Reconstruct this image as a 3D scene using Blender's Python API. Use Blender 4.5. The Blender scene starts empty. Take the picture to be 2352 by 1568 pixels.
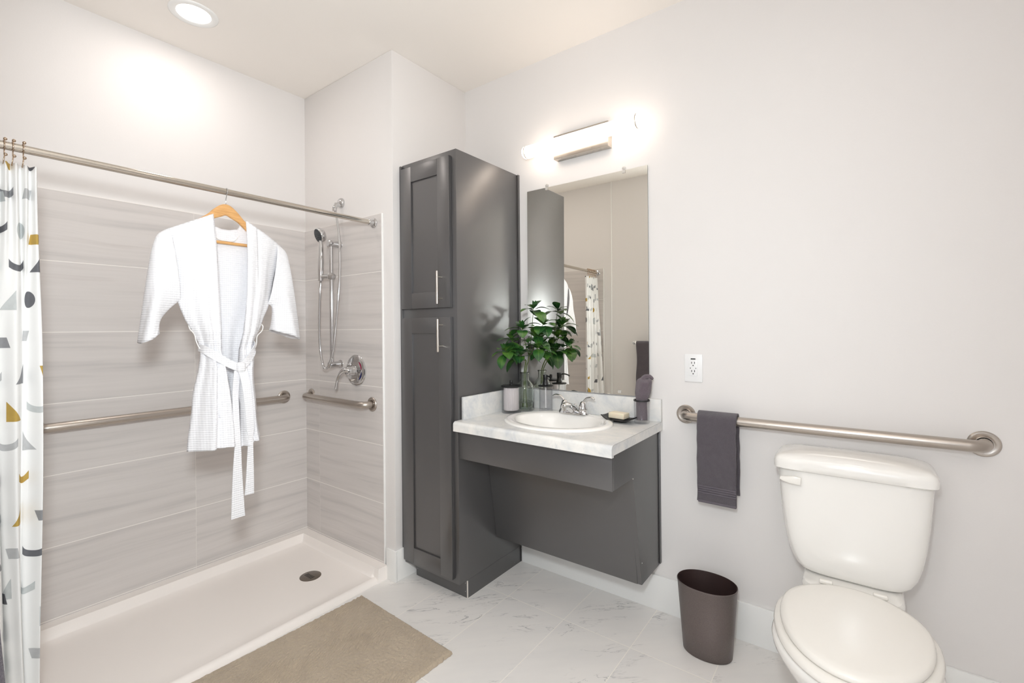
import bpy, bmesh, math, random
from mathutils import Vector, Matrix, noise
from math import sin, cos, pi, radians, sqrt
random.seed(7)
C = bpy.context.scene.collection
V = Vector

# ------------------------------------------------------------------ mesh helpers
class MB:
    """collects shapes in world coordinates, build() links them as ONE mesh object"""
    def __init__(s): s.bm = bmesh.new(); s.uv = None
    def box(s, x0, x1, y0, y1, z0, z1, bev=0.0, seg=2):
        r = bmesh.ops.create_cube(s.bm, size=1)
        vs = r['verts']
        for v in vs:
            v.co = V(((x0+x1)/2+v.co.x*(x1-x0), (y0+y1)/2+v.co.y*(y1-y0), (z0+z1)/2+v.co.z*(z1-z0)))
        if bev > 0:
            es = list({e for v in vs for e in v.link_edges})
            bmesh.ops.bevel(s.bm, geom=es, offset=bev, segments=seg, profile=.5, affect='EDGES')
        return s
    def loft(s, rings, closed=True, cap0=False, cap1=False):
        """rings: lists of points, same count"""
        R = [[s.bm.verts.new(p) for p in ring] for ring in rings]
        n = len(R[0]); m = n if closed else n-1
        for a, b in zip(R, R[1:]):
            for i in range(m):
                j = (i+1) % n
                try: s.bm.faces.new((a[i], a[j], b[j], b[i]))
                except ValueError: pass
        if cap0: s.bm.faces.new(list(reversed(R[0])))
        if cap1: s.bm.faces.new(R[-1])
        return s
    def tube(s, pts, r, n=12, cap=True, flat=None, up=None):
        pts = [V(p) for p in pts]
        rs = r if isinstance(r, (list, tuple)) else [r]*len(pts)
        T = []
        for i in range(len(pts)):
            a = pts[max(i-1, 0)]; b = pts[min(i+1, len(pts)-1)]
            T.append((b-a).normalized())
        u = V(up) if up else (V((0, 0, 1)) if abs(T[0].z) < .9 else V((1, 0, 0)))
        u = (u-T[0]*u.dot(T[0])).normalized()
        rings = []
        for p, t, rr in zip(pts, T, rs):
            u = (u-t*u.dot(t)).normalized(); w = t.cross(u)
            f = flat if flat else 1
            rings.append([p+u*cos(2*pi*k/n)*rr*f+w*sin(2*pi*k/n)*rr for k in range(n)])
        return s.loft(rings, True, cap, cap)
    def lathe(s, prof, c=(0, 0, 0), axis=(0, 0, 1), n=32, cap0=True, cap1=True, sx=1, sy=1, ribs=0, rib=0):
        """prof: (radius, height)"""
        ax = V(axis).normalized()
        u = V((1, 0, 0)) if abs(ax.x) < .9 else V((0, 1, 0))
        u = (u-ax*u.dot(ax)).normalized(); w = ax.cross(u)
        c = V(c); rings = []
        for r, h in prof:
            ring = []
            for k in range(n):
                a = 2*pi*k/n; rr = r*(1+(rib*cos(ribs*a) if ribs else 0))
                ring.append(c+ax*h+u*cos(a)*rr*sx+w*sin(a)*rr*sy)
            rings.append(ring)
        return s.loft(rings, True, cap0 and prof[0][0] > 1e-5, cap1 and prof[-1][0] > 1e-5)
    def prism(s, poly, axis, a0, a1, bev=0):
        """poly: 2D outline; axis 'x','y','z' = extrusion direction"""
        def P(p, a):
            return {'x': V((a, p[0], p[1])), 'y': V((p[0], a, p[1])), 'z': V((p[0], p[1], a))}[axis]
        A = [s.bm.verts.new(P(p, a0)) for p in poly]; B = [s.bm.verts.new(P(p, a1)) for p in poly]
        n = len(poly)
        fs = [s.bm.faces.new(A), s.bm.faces.new(list(reversed(B)))]
        for i in range(n):
            j = (i+1) % n; fs.append(s.bm.faces.new((A[j], A[i], B[i], B[j])))
        if bev:
            es = list({e for f in fs for e in f.edges})
            bmesh.ops.bevel(s.bm, geom=es, offset=bev, segments=2, profile=.5, affect='EDGES')
        return s
    def grid(s, f, nu, nv, uvf=None):
        vs = [[s.bm.verts.new(f(i/nu, j/nv)) for j in range(nv+1)] for i in range(nu+1)]
        if uvf and s.uv is None: s.uv = s.bm.loops.layers.uv.new('UVMap')
        for i in range(nu):
            for j in range(nv):
                fc = s.bm.faces.new((vs[i][j], vs[i+1][j], vs[i+1][j+1], vs[i][j+1]))
                if uvf:
                    for lp, (a, b) in zip(fc.loops, ((i, j), (i+1, j), (i+1, j+1), (i, j+1))):
                        lp[s.uv].uv = uvf(a/nu, b/nv)
        return s
    def build(s, name, mat, parent=None, origin=None, smooth=35, solid=0, weld=False, subsurf=0, offset=-1):
        bm = s.bm
        if weld: bmesh.ops.remove_doubles(bm, verts=bm.verts, dist=1e-5)
        bmesh.ops.recalc_face_normals(bm, faces=bm.faces)
        for f in bm.faces: f.smooth = True
        for e in bm.edges:
            e.smooth = not (len(e.link_faces) == 2 and e.calc_face_angle(0) > radians(smooth))
        o = V(origin) if origin is not None else (V((0, 0, 0)))
        if parent is not None: o = wloc(parent)
        bmesh.ops.translate(bm, verts=bm.verts, vec=-o)
        me = bpy.data.meshes.new(name); bm.to_mesh(me); bm.free()
        ob = bpy.data.objects.new(name, me); C.objects.link(ob)
        if mat: me.materials.append(mat)
        if parent is not None: ob.parent = parent
        else: ob.location = o
        if solid:
            m = ob.modifiers.new('Solidify', 'SOLIDIFY'); m.thickness = solid; m.offset = offset
        if subsurf:
            m = ob.modifiers.new('Subdivision', 'SUBSURF'); m.levels = subsurf; m.render_levels = subsurf
        return ob

def build_each(mb, name, mat, parent, **k):
    """every loose piece becomes a part of its own"""
    bm = mb.bm; bm.verts.ensure_lookup_table(); seen = set(); out = []
    for v0 in bm.verts:
        if v0 in seen: continue
        stack = [v0]; seen.add(v0); isl = []
        while stack:
            v = stack.pop(); isl.append(v)
            for e in v.link_edges:
                w = e.other_vert(v)
                if w not in seen: seen.add(w); stack.append(w)
        m2 = MB(); mp = {v: m2.bm.verts.new(v.co) for v in isl}
        for f in {f for v in isl for f in v.link_faces}: m2.bm.faces.new([mp[v] for v in f.verts])
        out.append(m2.build(name, mat, parent, **k))
    bm.free()
    return out
def wloc(o):
    p = V(o.location)
    while o.parent is not None:
        o = o.parent; p = p+V(o.location)
    return p
def tag(o, label=None, cat=None, group=None, kind=None):
    if label: o['label'] = label
    if cat: o['category'] = cat
    if group: o['group'] = group
    if kind: o['kind'] = kind
    return o
def thing(name, label, cat, loc, group=None):
    o = bpy.data.objects.new(name, None); C.objects.link(o); o.location = loc
    o.empty_display_size = .05
    return tag(o, label, cat, group)
def struct(name, mb, mat, label=None, **k):
    return tag(mb.build(name, mat, **k), label, None, None, 'structure')
def lerp(a, b, t): return a+(b-a)*t
def interp(P, t):
    """P: list of tuples, t 0..1 over equal spans"""
    n = len(P)-1; x = min(max(t, 0), 1)*n; i = min(int(x), n-1); f = x-i
    return tuple(lerp(a, b, f) for a, b in zip(P[i], P[i+1]))
def spline(P, t):
    n = len(P)-1; x = min(max(t, 0), 1)*n; i = min(int(x), n-1); f = x-i
    g = lambda k: P[min(max(k, 0), n)]
    p0, p1, p2, p3 = g(i-1), g(i), g(i+1), g(i+2)
    return tuple(.5*((2*b)+(-a+c)*f+(2*a-5*b+4*c-d)*f*f+(-a+3*b-3*c+d)*f**3) for a, b, c, d in zip(p0, p1, p2, p3))
def smoothpath(P, n): return [V(spline(P, i/n)) for i in range(n+1)]
def sup(a, b, p, n=40, cx=0, cy=0):
    out = []
    for k in range(n):
        t = 2*pi*k/n; c_, s_ = cos(t), sin(t)
        out.append((cx+a*math.copysign(abs(c_)**(2/p), c_), cy+b*math.copysign(abs(s_)**(2/p), s_)))
    return out

# ------------------------------------------------------------------ material helpers
class NT:
    def __init__(s, name):
        s.m = bpy.data.materials.new(name); s.m.use_nodes = True
        s.t = s.m.node_tree; s.t.nodes.clear()
        s.out = s.t.nodes.new('ShaderNodeOutputMaterial')
        s.b = s.t.nodes.new('ShaderNodeBsdfPrincipled'); s.l(s.b.outputs[0], s.out.inputs[0])
    def l(s, a, b): s.t.links.new(a, b)
    def n(s, ty, **k):
        x = s.t.nodes.new(ty)
        for a, b in k.items(): setattr(x, a, b)
        return x
    def put(s, sock, v):
        if isinstance(v, bpy.types.NodeSocket): s.l(v, sock)
        else: sock.default_value = v
    def m_(s, op, a, b=0.0, c=None, clamp=False):
        x = s.n('ShaderNodeMath', operation=op, use_clamp=clamp)
        s.put(x.inputs[0], a); s.put(x.inputs[1], b)
        if c is not None: s.put(x.inputs[2], c)
        return x.outputs[0]
    def mix(s, f, a, b):
        x = s.n('ShaderNodeMix', data_type='RGBA')
        s.put(x.inputs[0], f)
        for sock, v in ((x.inputs[6], a), (x.inputs[7], b)):
            if isinstance(v, tuple) and len(v) == 3: v = (*v, 1)
            s.put(sock, v)
        return x.outputs[2]
    def coord(s, kind='Object'): return s.n('ShaderNodeTexCoord').outputs[kind]
    def sep(s, v):
        x = s.n('ShaderNodeSeparateXYZ'); s.l(v, x.inputs[0]); return x.outputs
    def comb(s, a, b, c=0.0):
        x = s.n('ShaderNodeCombineXYZ')
        for i, v in enumerate((a, b, c)): s.put(x.inputs[i], v)
        return x.outputs[0]
    def noise(s, v, scale, detail=3, rough=.5, dist=0.0, out=0):
        x = s.n('ShaderNodeTexNoise'); s.l(v, x.inputs['Vector'])
        x.inputs['Scale'].default_value = scale; x.inputs['Detail'].default_value = detail
        x.inputs['Roughness'].default_value = rough; x.inputs['Distortion'].default_value = dist
        return x.outputs[out]
    def ramp(s, f, stops, interp='LINEAR'):
        x = s.n('ShaderNodeValToRGB'); cr = x.color_ramp; cr.interpolation = interp
        while len(cr.elements) > 1: cr.elements.remove(cr.elements[-1])
        for i, (p, c) in enumerate(stops):
            e = cr.elements[0] if i == 0 else cr.elements.new(p)
            e.position = p; e.color = (*c, 1) if len(c) == 3 else c
        s.l(f, x.inputs[0]); return x.outputs[0]
    def bump(s, h, strength=.3, dist=.002):
        x = s.n('ShaderNodeBump'); x.inputs['Strength'].default_value = strength
        x.inputs['Distance'].default_value = dist
        s.l(h, x.inputs['Height']); s.l(x.outputs[0], s.b.inputs['Normal']); return x
    def set(s, col=None, rough=None, metal=None, **k):
        if col is not None: s.put(s.b.inputs['Base Color'], (*col, 1) if isinstance(col, tuple) and len(col) == 3 else col)
        if rough is not None: s.put(s.b.inputs['Roughness'], rough)
        if metal is not None: s.put(s.b.inputs['Metallic'], metal)
        for a, v in k.items(): s.put(s.b.inputs[a.replace('_', ' ')], v)
        return s

def srgb(r, g, b):
    f = lambda c: (c/255/12.92) if c/255 <= .04045 else ((c/255+.055)/1.055)**2.4
    return (f(r), f(g), f(b))

def simple(name, col, rough=.5, metal=0, nb=0, nscale=200, **k):
    t = NT(name).set(col, rough, metal, **k)
    if nb: t.bump(t.noise(t.coord(), nscale, 2), nb, .001)
    return t.m

WALLC = srgb(228, 225, 223)
def m_paint():
    t = NT('wall_paint').set(WALLC, .55)
    c = t.coord()
    t.bump(t.noise(c, 160, 3, .6), .12, .0015)
    return t.m
M = {}
M['paint'] = m_paint()
M['ceiling'] = simple('ceiling_paint', srgb(243, 238, 232), .8, 0, .1, 120)
M['trim'] = simple('trim_paint', srgb(240, 240, 238), .35)

def m_floor():
    t = NT('floor_marble_tile'); c = t.coord(); X, Y, Z = t.sep(c)
    u = t.m_('DIVIDE', t.m_('SUBTRACT', X, .147), .3095); v = t.m_('DIVIDE', t.m_('SUBTRACT', Y, -.323), .61)
    iu = t.m_('FLOOR', u); iv = t.m_('FLOOR', v)
    fu = t.m_('FRACT', u); fv = t.m_('FRACT', v)
    du = t.m_('MULTIPLY', t.m_('MINIMUM', fu, t.m_('SUBTRACT', 1, fu)), .3095)
    dv = t.m_('MULTIPLY', t.m_('MINIMUM', fv, t.m_('SUBTRACT', 1, fv)), .61)
    d = t.m_('MINIMUM', du, dv)
    grout = t.m_('LESS_THAN', d, .0016)
    wn = t.n('ShaderNodeTexWhiteNoise', noise_dimensions='2D'); t.l(t.comb(iu, iv), wn.inputs['Vector'])
    R_ = wn.outputs['Value']
    # veins: direction mostly along +x-y diagonal, thin broken streaks
    off = t.m_('MULTIPLY', R_, 37.0)
    a = t.m_('ADD', t.m_('MULTIPLY', X, .72), t.m_('MULTIPLY', Y, .69))
    b = t.m_('ADD', t.m_('MULTIPLY', X, -.69), t.m_('MULTIPLY', Y, .72))
    vec = t.comb(t.m_('MULTIPLY', a, 2.2), t.m_('ADD', t.m_('MULTIPLY', b, 11.0), off), off)
    n1 = t.noise(vec, 1.6, 5, .62, .6)
    ridge = t.m_('ABSOLUTE', t.m_('SUBTRACT', n1, .5))
    vein = t.m_('SUBTRACT', 1, t.m_('DIVIDE', ridge, .016), clamp=True)
    mask = t.noise(t.comb(t.m_('MULTIPLY', a, 1.2), t.m_('ADD', t.m_('MULTIPLY', b, 3.0), off), off), 3.4, 3)
    mk = t.m_('MULTIPLY', t.m_('SUBTRACT', mask, .50), 6.0, clamp=True)
    vein = t.m_('MULTIPLY', vein, mk)
    cloud = t.noise(vec, .8, 4, .6)
    base = t.mix(t.m_('MULTIPLY', t.m_('SUBTRACT', cloud, .35), 1.6, clamp=True), srgb(232, 229, 226), srgb(243, 239, 234))
    col = t.mix(t.m_('MULTIPLY', vein, .75), base, srgb(138, 138, 140))
    col = t.mix(grout, col, srgb(248, 244, 236))
    t.set(col, t.mix(grout, (.3, .3, .3), (.8, .8, .8)))
    t.bump(t.m_('MINIMUM', t.m_('MULTIPLY', d, 400), 1.0), .35, .001)
    return t.m
M['floor'] = m_floor()

def m_shower_tile(horizontal, u0):
    """horizontal: 'X' or 'Y' world axis that runs along the wall; u0 = a vertical joint"""
    t = NT('shower_wall_tile'); c = t.coord(); s = t.sep(c)
    H = s[0] if horizontal == 'X' else s[1]; Z = s[2]
    u = t.m_('DIVIDE', t.m_('SUBTRACT', H, u0), .61); v = t.m_('DIVIDE', t.m_('SUBTRACT', 1.907, Z), .305)
    iu, iv, fu, fv = t.m_('FLOOR', u), t.m_('FLOOR', v), t.m_('FRACT', u), t.m_('FRACT', v)
    du = t.m_('MULTIPLY', t.m_('MINIMUM', fu, t.m_('SUBTRACT', 1, fu)), .61)
    dv = t.m_('MULTIPLY', t.m_('MINIMUM', fv, t.m_('SUBTRACT', 1, fv)), .305)
    gh = t.m_('LESS_THAN', dv, .0017); gv = t.m_('LESS_THAN', du, .0010)
    wn = t.n('ShaderNodeTexWhiteNoise', noise_dimensions='2D'); t.l(t.comb(iu, iv), wn.inputs['Vector'])
    off = t.m_('MULTIPLY', wn.outputs['Value'], 51.0)
    zz = t.m_('ADD', Z, t.m_('MULTIPLY', t.noise(t.comb(t.m_('MULTIPLY', H, 1.0), Z, off), 1.2, 2), .06))
    n1 = t.noise(t.comb(t.m_('MULTIPLY', H, .6), t.m_('ADD', t.m_('MULTIPLY', zz, 16), off), off), 1.5, 5, .6)
    n2 = t.noise(t.comb(t.m_('MULTIPLY', H, 1.0), t.m_('ADD', t.m_('MULTIPLY', zz, 42), off), off), 1.2, 3, .55)
    base = t.ramp(n1, [(.30, srgb(196, 192, 190)), (.46, srgb(211, 206, 203)), (.62, srgb(216, 211, 208)), (.75, srgb(206, 200, 197))])
    st = t.m_('MULTIPLY', t.m_('SUBTRACT', n2, .60), 5.0, clamp=True)
    col = t.mix(t.m_('MULTIPLY', st, .26), base, srgb(182, 176, 172))
    col = t.mix(t.m_('MULTIPLY', gh, .9), col, srgb(246, 242, 237))
    col = t.mix(t.m_('MULTIPLY', gv, .6), col, srgb(240, 236, 230))
    t.set(col, .22, 0)
    t.bump(t.m_('MINIMUM', t.m_('MULTIPLY', t.m_('MINIMUM', du, dv), 500), 1.0), .3, .0008)
    return t.m
M['tile_side'] = m_shower_tile('Y', -.557-.61*3)
M['tile_end'] = m_shower_tile('X', -1.089-.61*2)

def m_laminate():
    t = NT('countertop_laminate'); c = t.coord()
    n1 = t.noise(c, 9, 6, .65, .4); n2 = t.noise(c, 42, 4, .6); n3 = t.noise(c, 22, 5, .7, 1.2)
    col = t.ramp(n1, [(.3, srgb(196, 199, 203)), (.48, srgb(220, 220, 218)), (.66, srgb(234, 231, 226))])
    sp = t.m_('MULTIPLY', t.m_('SUBTRACT', n3, .60), 5.0, clamp=True)
    col = t.mix(t.m_('MULTIPLY', sp, .75), col, srgb(170, 174, 179))
    col = t.mix(t.m_('MULTIPLY', t.m_('SUBTRACT', n2, .5), .5, clamp=True), col, srgb(190, 190, 190))
    return t.set(col, .32).m
M['laminate'] = m_laminate()
M['laminate_edge'] = simple('laminate_seam', srgb(150, 150, 150), .5)

def m_cabinet():
    t = NT('cabinet_grey_paint'); c = t.coord()
    n = t.noise(c, 3, 4, .6)
    t.set(t.mix(n, srgb(57, 56, 57), srgb(65, 64, 65)), t.m_('ADD', .31, t.m_('MULTIPLY', t.noise(c, 5, 4, .6), .11)))
    t.b.inputs['IOR'].default_value = 1.68; t.b.inputs['Specular IOR Level'].default_value = 1.0
    t.bump(t.noise(c, 90, 2), .05, .0006)
    return t.m
M['cabinet'] = m_cabinet()
M['cab_edge'] = simple('pale_unpainted_edge', srgb(225, 220, 212), .6)
M['cab_dark'] = simple('cabinet_shadow_gap', srgb(50, 50, 52), .6)

M['chrome'] = simple('chrome', (.64, .64, .645), .07, 1)
def m_brushed(name, col, rough=.3):
    t = NT(name); c = t.coord()
    t.set(col, t.m_('ADD', rough-.05, t.m_('MULTIPLY', t.noise(c, 30, 3), .12)), 1)
    t.bump(t.noise(c, 400, 2), .04, .0004)
    return t.m
M['nickel'] = m_brushed('brushed_nickel', srgb(196, 188, 178), .28)
M['steel'] = m_brushed('brushed_stainless_steel', srgb(186, 178, 170), .3)
M['bronze'] = m_brushed('warm_polished_nickel', srgb(190, 170, 150), .15)
M['rod'] = m_brushed('polished_steel_rod', srgb(205, 198, 188), .14)
M['porcelain'] = simple('porcelain', srgb(240, 238, 234), .1, 0, Coat_Weight=.4)
M['seat_plastic'] = simple('seat_plastic', srgb(238, 235, 229), .2)
M['acrylic_pan'] = simple('shower_pan_acrylic', srgb(247, 241, 236), .3)
M['plastic_white'] = simple('outlet_plastic', srgb(236, 236, 236), .3)
M['black'] = simple('matte_black', srgb(22, 22, 24), .4)
M['slot'] = simple('socket_slot_dark', srgb(20, 20, 20), .6)
M['grey_face'] = simple('spray_face_rubber', srgb(62, 66, 70), .5)
M['mirror'] = simple('mirror_silver', (.95, .93, .865), 0.0, 1)
M['mirror_edge'] = simple('mirror_back_edge', srgb(120, 126, 122), .3)
M['clip'] = simple('clear_plastic_clip', srgb(235, 232, 228), .15, 0, Transmission_Weight=.5)
M['red'] = simple('red_mark', srgb(150, 30, 70), .4)
M['blue'] = simple('blue_mark', srgb(25, 30, 90), .4)
M['soap'] = simple('cream_soap', srgb(236, 222, 198), .45, 0, .05, 60, Subsurface_Weight=.2)
M['drain'] = m_brushed('drain_metal', srgb(140, 132, 124), .35)
M['line'] = simple('inner_tube', srgb(225, 225, 225), .4)

def m_glass(name, col=(1, 1, 1), rough=0.0, ior=1.45):
    t = NT(name).set(col, rough, 0, IOR=ior); t.b.inputs['Transmission Weight'].default_value = 1
    return t.m
M['glass'] = m_glass('clear_glass', (.97, .985, .98))
M['glass_green'] = m_glass('green_tinted_glass', (.93, .975, .945))
def m_thin(name, tint):
    # thin clear plastic wall: lets light through, mirrors a little, darker where seen edge-on
    t = NT(name); g = t.n('ShaderNodeBsdfGlossy'); g.inputs['Roughness'].default_value = .03
    tr = t.n('ShaderNodeBsdfTransparent'); lw = t.n('ShaderNodeLayerWeight'); lw.inputs['Blend'].default_value = .35
    e = t.m_('POWER', lw.outputs['Facing'], 3.0)
    t.put(tr.inputs[0], t.mix(e, tint, (.70, .71, .73)))
    mx = t.n('ShaderNodeMixShader'); t.put(mx.inputs[0], t.m_('ADD', .035, t.m_('MULTIPLY', e, .45)))
    t.l(tr.outputs[0], mx.inputs[1]); t.l(g.outputs[0], mx.inputs[2]); t.l(mx.outputs[0], t.out.inputs[0])
    return t.m
M['acrylic'] = m_thin('clear_acrylic', (.97, .97, .975))
M['water'] = m_glass('vase_water', (.86, .91, .84), 0, 1.33)
M['frosted'] = simple('ribbed_frosted_liner', (.90, .85, .85), .12, 0, Transmission_Weight=.35)
M['cotton'] = simple('cotton', srgb(240, 232, 232), .9)

def m_hanger():
    t = NT('hanger_wood'); c = t.coord(); x, y, z = t.sep(c)
    n = t.noise(t.comb(x, t.m_('MULTIPLY', y, 3), t.m_('MULTIPLY', z, 26)), 5, 4, .6, .5)
    return t.set(t.ramp(n, [(.3, srgb(206, 152, 92)), (.6, srgb(226, 176, 116)), (.8, srgb(216, 160, 98))]), .35).m
M['hanger'] = m_hanger()

def m_waffle():
    t = NT('waffle_cotton'); c = t.coord(); x, y, z = t.sep(c)
    wz = t.m_('SINE', t.m_('MULTIPLY', z, 2*pi/.0085)); wy = t.m_('SINE', t.m_('MULTIPLY', y, 2*pi/.0075))
    h = t.m_('ADD', t.m_('MULTIPLY', wz, .65), t.m_('MULTIPLY', wy, .25))
    t.set(srgb(240, 240, 243), .85); t.b.inputs['Sheen Weight'].default_value = .1
    t.bump(h, .6, .0014)
    return t.m
M['waffle'] = m_waffle()
M['piping'] = simple('robe_cotton_tape', srgb(242, 240, 238), .8)

def m_terry(name, c1, c2, scale=420):
    t = NT(name); c = t.coord()
    n = t.noise(c, scale, 3, .7); n2 = t.noise(c, 28, 4, .6, .5)
    f = t.m_('ADD', t.m_('MULTIPLY', n, .6), t.m_('MULTIPLY', n2, .5), clamp=True)
    t.set(t.mix(f, c1, c2), .95); t.b.inputs['Sheen Weight'].default_value = .3
    t.bump(t.m_('ADD', n, t.m_('MULTIPLY', n2, 1.2)), .9, .006)
    return t.m
M['towel'] = m_terry('charcoal_purple_terry', srgb(66, 60, 66), srgb(106, 98, 106))
M['towel_band'] = simple('towel_woven_band', srgb(98, 92, 99), .85, 0, .2, 500)
M['washcloth'] = m_terry('washcloth_terry', srgb(78, 68, 76), srgb(122, 108, 116), 300)

def m_mat():
    t = NT('bath_mat_pile'); c = t.coord(); x, y, z = t.sep(c)
    n = t.noise(c, 9, 4, .6, .6); n2 = t.noise(c, 150, 3, .7)
    t.set(t.mix(t.m_('ADD', t.m_('MULTIPLY', n, .7), t.m_('MULTIPLY', n2, .35), clamp=True), srgb(166, 150, 130), srgb(203, 187, 165)), .95)
    t.b.inputs['Sheen Weight'].default_value = .2
    t.bump(t.m_('ADD', t.noise(c, 210, 3, .7), t.m_('MULTIPLY', t.noise(c, 60, 3, .7, 1.0), 1.0)), .8, .004)
    return t.m
M['mat'] = m_mat()

def m_curtain():
    t = NT('printed_curtain_cloth'); uv = t.coord('UV'); U_, V_, W_ = t.sep(uv)
    col = srgb(249, 249, 248)
    palette = [srgb(196, 164, 84), srgb(196, 197, 198), srgb(152, 153, 156), srgb(112, 113, 118), srgb(206, 210, 210)]
    prev = None
    for L, (cell, ou, ov, skew) in enumerate(((.076, 0., 0., .37), (.076, .038, .018, .61))):
        v = t.m_('DIVIDE', t.m_('ADD', V_, ov+10), cell*1.18); iv = t.m_('FLOOR', v)
        u = t.m_('DIVIDE', t.m_('ADD', t.m_('ADD', U_, ou+10), t.m_('MULTIPLY', iv, cell*skew)), cell*1.35); iu = t.m_('FLOOR', u)
        wn = t.n('ShaderNodeTexWhiteNoise', noise_dimensions='3D'); t.l(t.comb(iu, iv, 3.3+L*7), wn.inputs['Vector'])
        r1 = wn.outputs['Value']; rc = t.sep(wn.outputs['Color'])
        # local coordinates in metres with jitter
        pu = t.m_('ADD', t.m_('MULTIPLY', t.m_('SUBTRACT', t.m_('FRACT', u), .5), cell*1.35), t.m_('MULTIPLY', t.m_('SUBTRACT', rc[0], .5), .016))
        pv = t.m_('ADD', t.m_('MULTIPLY', t.m_('SUBTRACT', t.m_('FRACT', v), .5), cell*1.18), t.m_('MULTIPLY', t.m_('SUBTRACT', rc[1], .5), .016))
        sg = t.m_('SUBTRACT', t.m_('MULTIPLY', t.m_('GREATER_THAN', rc[2], .5), 2), 1)
        pu = t.m_('MULTIPLY', pu, sg)
        ln = t.m_('SQRT', t.m_('ADD', t.m_('MULTIPLY', pu, pu), t.m_('MULTIPLY', pv, pv)))
        circ = t.m_('LESS_THAN', ln, .021)
        half = t.m_('MULTIPLY', t.m_('LESS_THAN', ln, .028), t.m_('GREATER_THAN', pu, -.002))
        tri = t.m_('MULTIPLY', t.m_('MULTIPLY', t.m_('GREATER_THAN', pu, -.022), t.m_('GREATER_THAN', pv, -.022)), t.m_('LESS_THAN', t.m_('ADD', pu, pv), .006))
        rect = t.m_('MULTIPLY', t.m_('LESS_THAN', t.m_('ABSOLUTE', t.m_('ADD', pu, t.m_('MULTIPLY', pv, .35))), .019), t.m_('LESS_THAN', t.m_('ABSOLUTE', pv), .013))
        ln2 = t.m_('SQRT', t.m_('ADD', t.m_('MULTIPLY', pu, pu), t.m_('POWER', t.m_('SUBTRACT', pv, .045), 2)))
        arc = t.m_('MULTIPLY', t.m_('LESS_THAN', t.m_('ABSOLUTE', t.m_('SUBTRACT', ln2, .055)), .008), t.m_('LESS_THAN', t.m_('ABSOLUTE', pu), .034))
        q = t.m_('FRACT', t.m_('MULTIPLY', r1, 7.13)); total = None
        ty = t.m_('FLOOR', t.m_('MULTIPLY', r1, 6.0 if L == 0 else 6.0))
        for k, mk in enumerate((circ, half, tri, rect, arc)):
            w = t.m_('MULTIPLY', mk, t.m_('COMPARE', ty, float(k), .1))
            total = w if total is None else t.m_('ADD', total, w)
        if L == 1: total = t.m_('MULTIPLY', total, t.m_('COMPARE', ty, 3.0, .1)); 
        pal = t.ramp(q, [(i/5, c_) for i, c_ in enumerate(palette)], 'CONSTANT')
        sh = t.m_('ADD', .88, t.m_('MULTIPLY', t.noise(uv, 60, 3), .24))
        vm = t.n('ShaderNodeVectorMath', operation='SCALE'); t.l(pal, vm.inputs[0]); t.l(sh, vm.inputs['Scale'])
        col = t.mix(t.m_('MULTIPLY', total, 1.0, clamp=True), col, vm.outputs[0])
    t.set(col, .8)
    t.b.inputs['Subsurface Weight'].default_value = 0
    t.bump(t.noise(uv, 300, 2), .1, .0008)
    tr = t.n('ShaderNodeBsdfTranslucent'); t.put(tr.inputs[0], col)
    mx = t.n('ShaderNodeMixShader'); mx.inputs[0].default_value = .12
    t.l(t.b.outputs[0], mx.inputs[1]); t.l(tr.outputs[0], mx.inputs[2]); t.l(mx.outputs[0], t.out.inputs[0])
    return t.m
M['curtain'] = m_curtain()

def m_leaf():
    t = NT('leaf_green'); uv = t.coord('UV'); u, v, w = t.sep(uv)
    n = t.noise(t.coord(), 14, 2)
    vein = t.m_('LESS_THAN', t.m_('ABSOLUTE', t.m_('SUBTRACT', u, .5)), .03)
    base = t.ramp(n, [(.35, srgb(30, 68, 38)), (.5, srgb(48, 94, 42)), (.68, srgb(96, 136, 54))])
    col = t.mix(t.m_('MULTIPLY', vein, .35), base, srgb(120, 156, 84))
    t.set(col, .3); t.b.inputs['Coat Weight'].default_value = .15
    return t.m
M['leaf'] = m_leaf()
M['stem'] = simple('stem_green', srgb(92, 110, 50), .5)
def m_bin():
    t = NT('waste_bin_metallic_bronze'); c = t.coord()
    n = t.noise(c, 420, 2, .7)
    t.set(t.mix(n, srgb(92, 82, 80), srgb(134, 124, 121)), .40, .6)
    return t.m
M['bin'] = m_bin()
M['bin_in'] = simple('bin_inside_brown', srgb(60, 44, 42), .5, .3)

def emit(name, col, s):
    t = NT(name); e = t.n('ShaderNodeEmission'); e.inputs[0].default_value = (*col, 1); e.inputs[1].default_value = s
    t.l(e.outputs[0], t.out.inputs[0]); return t.m

# ------------------------------------------------------------------ room dimensions (metres)
XA, YE, XS, H = -1.244, -.557, -.400, 2.74       # shower side wall, shower end wall, partition face, ceiling
YO = -2.09                                         # wall opposite the mirror
XR = 2.15; YR = -4.3                               # right wall, rear wall
XD = .82                                           # the opposite wall ends here, the room opens behind the camera
ZB = .07                                           # top of the shower pan rim
CT = .864                                          # countertop height

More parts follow.
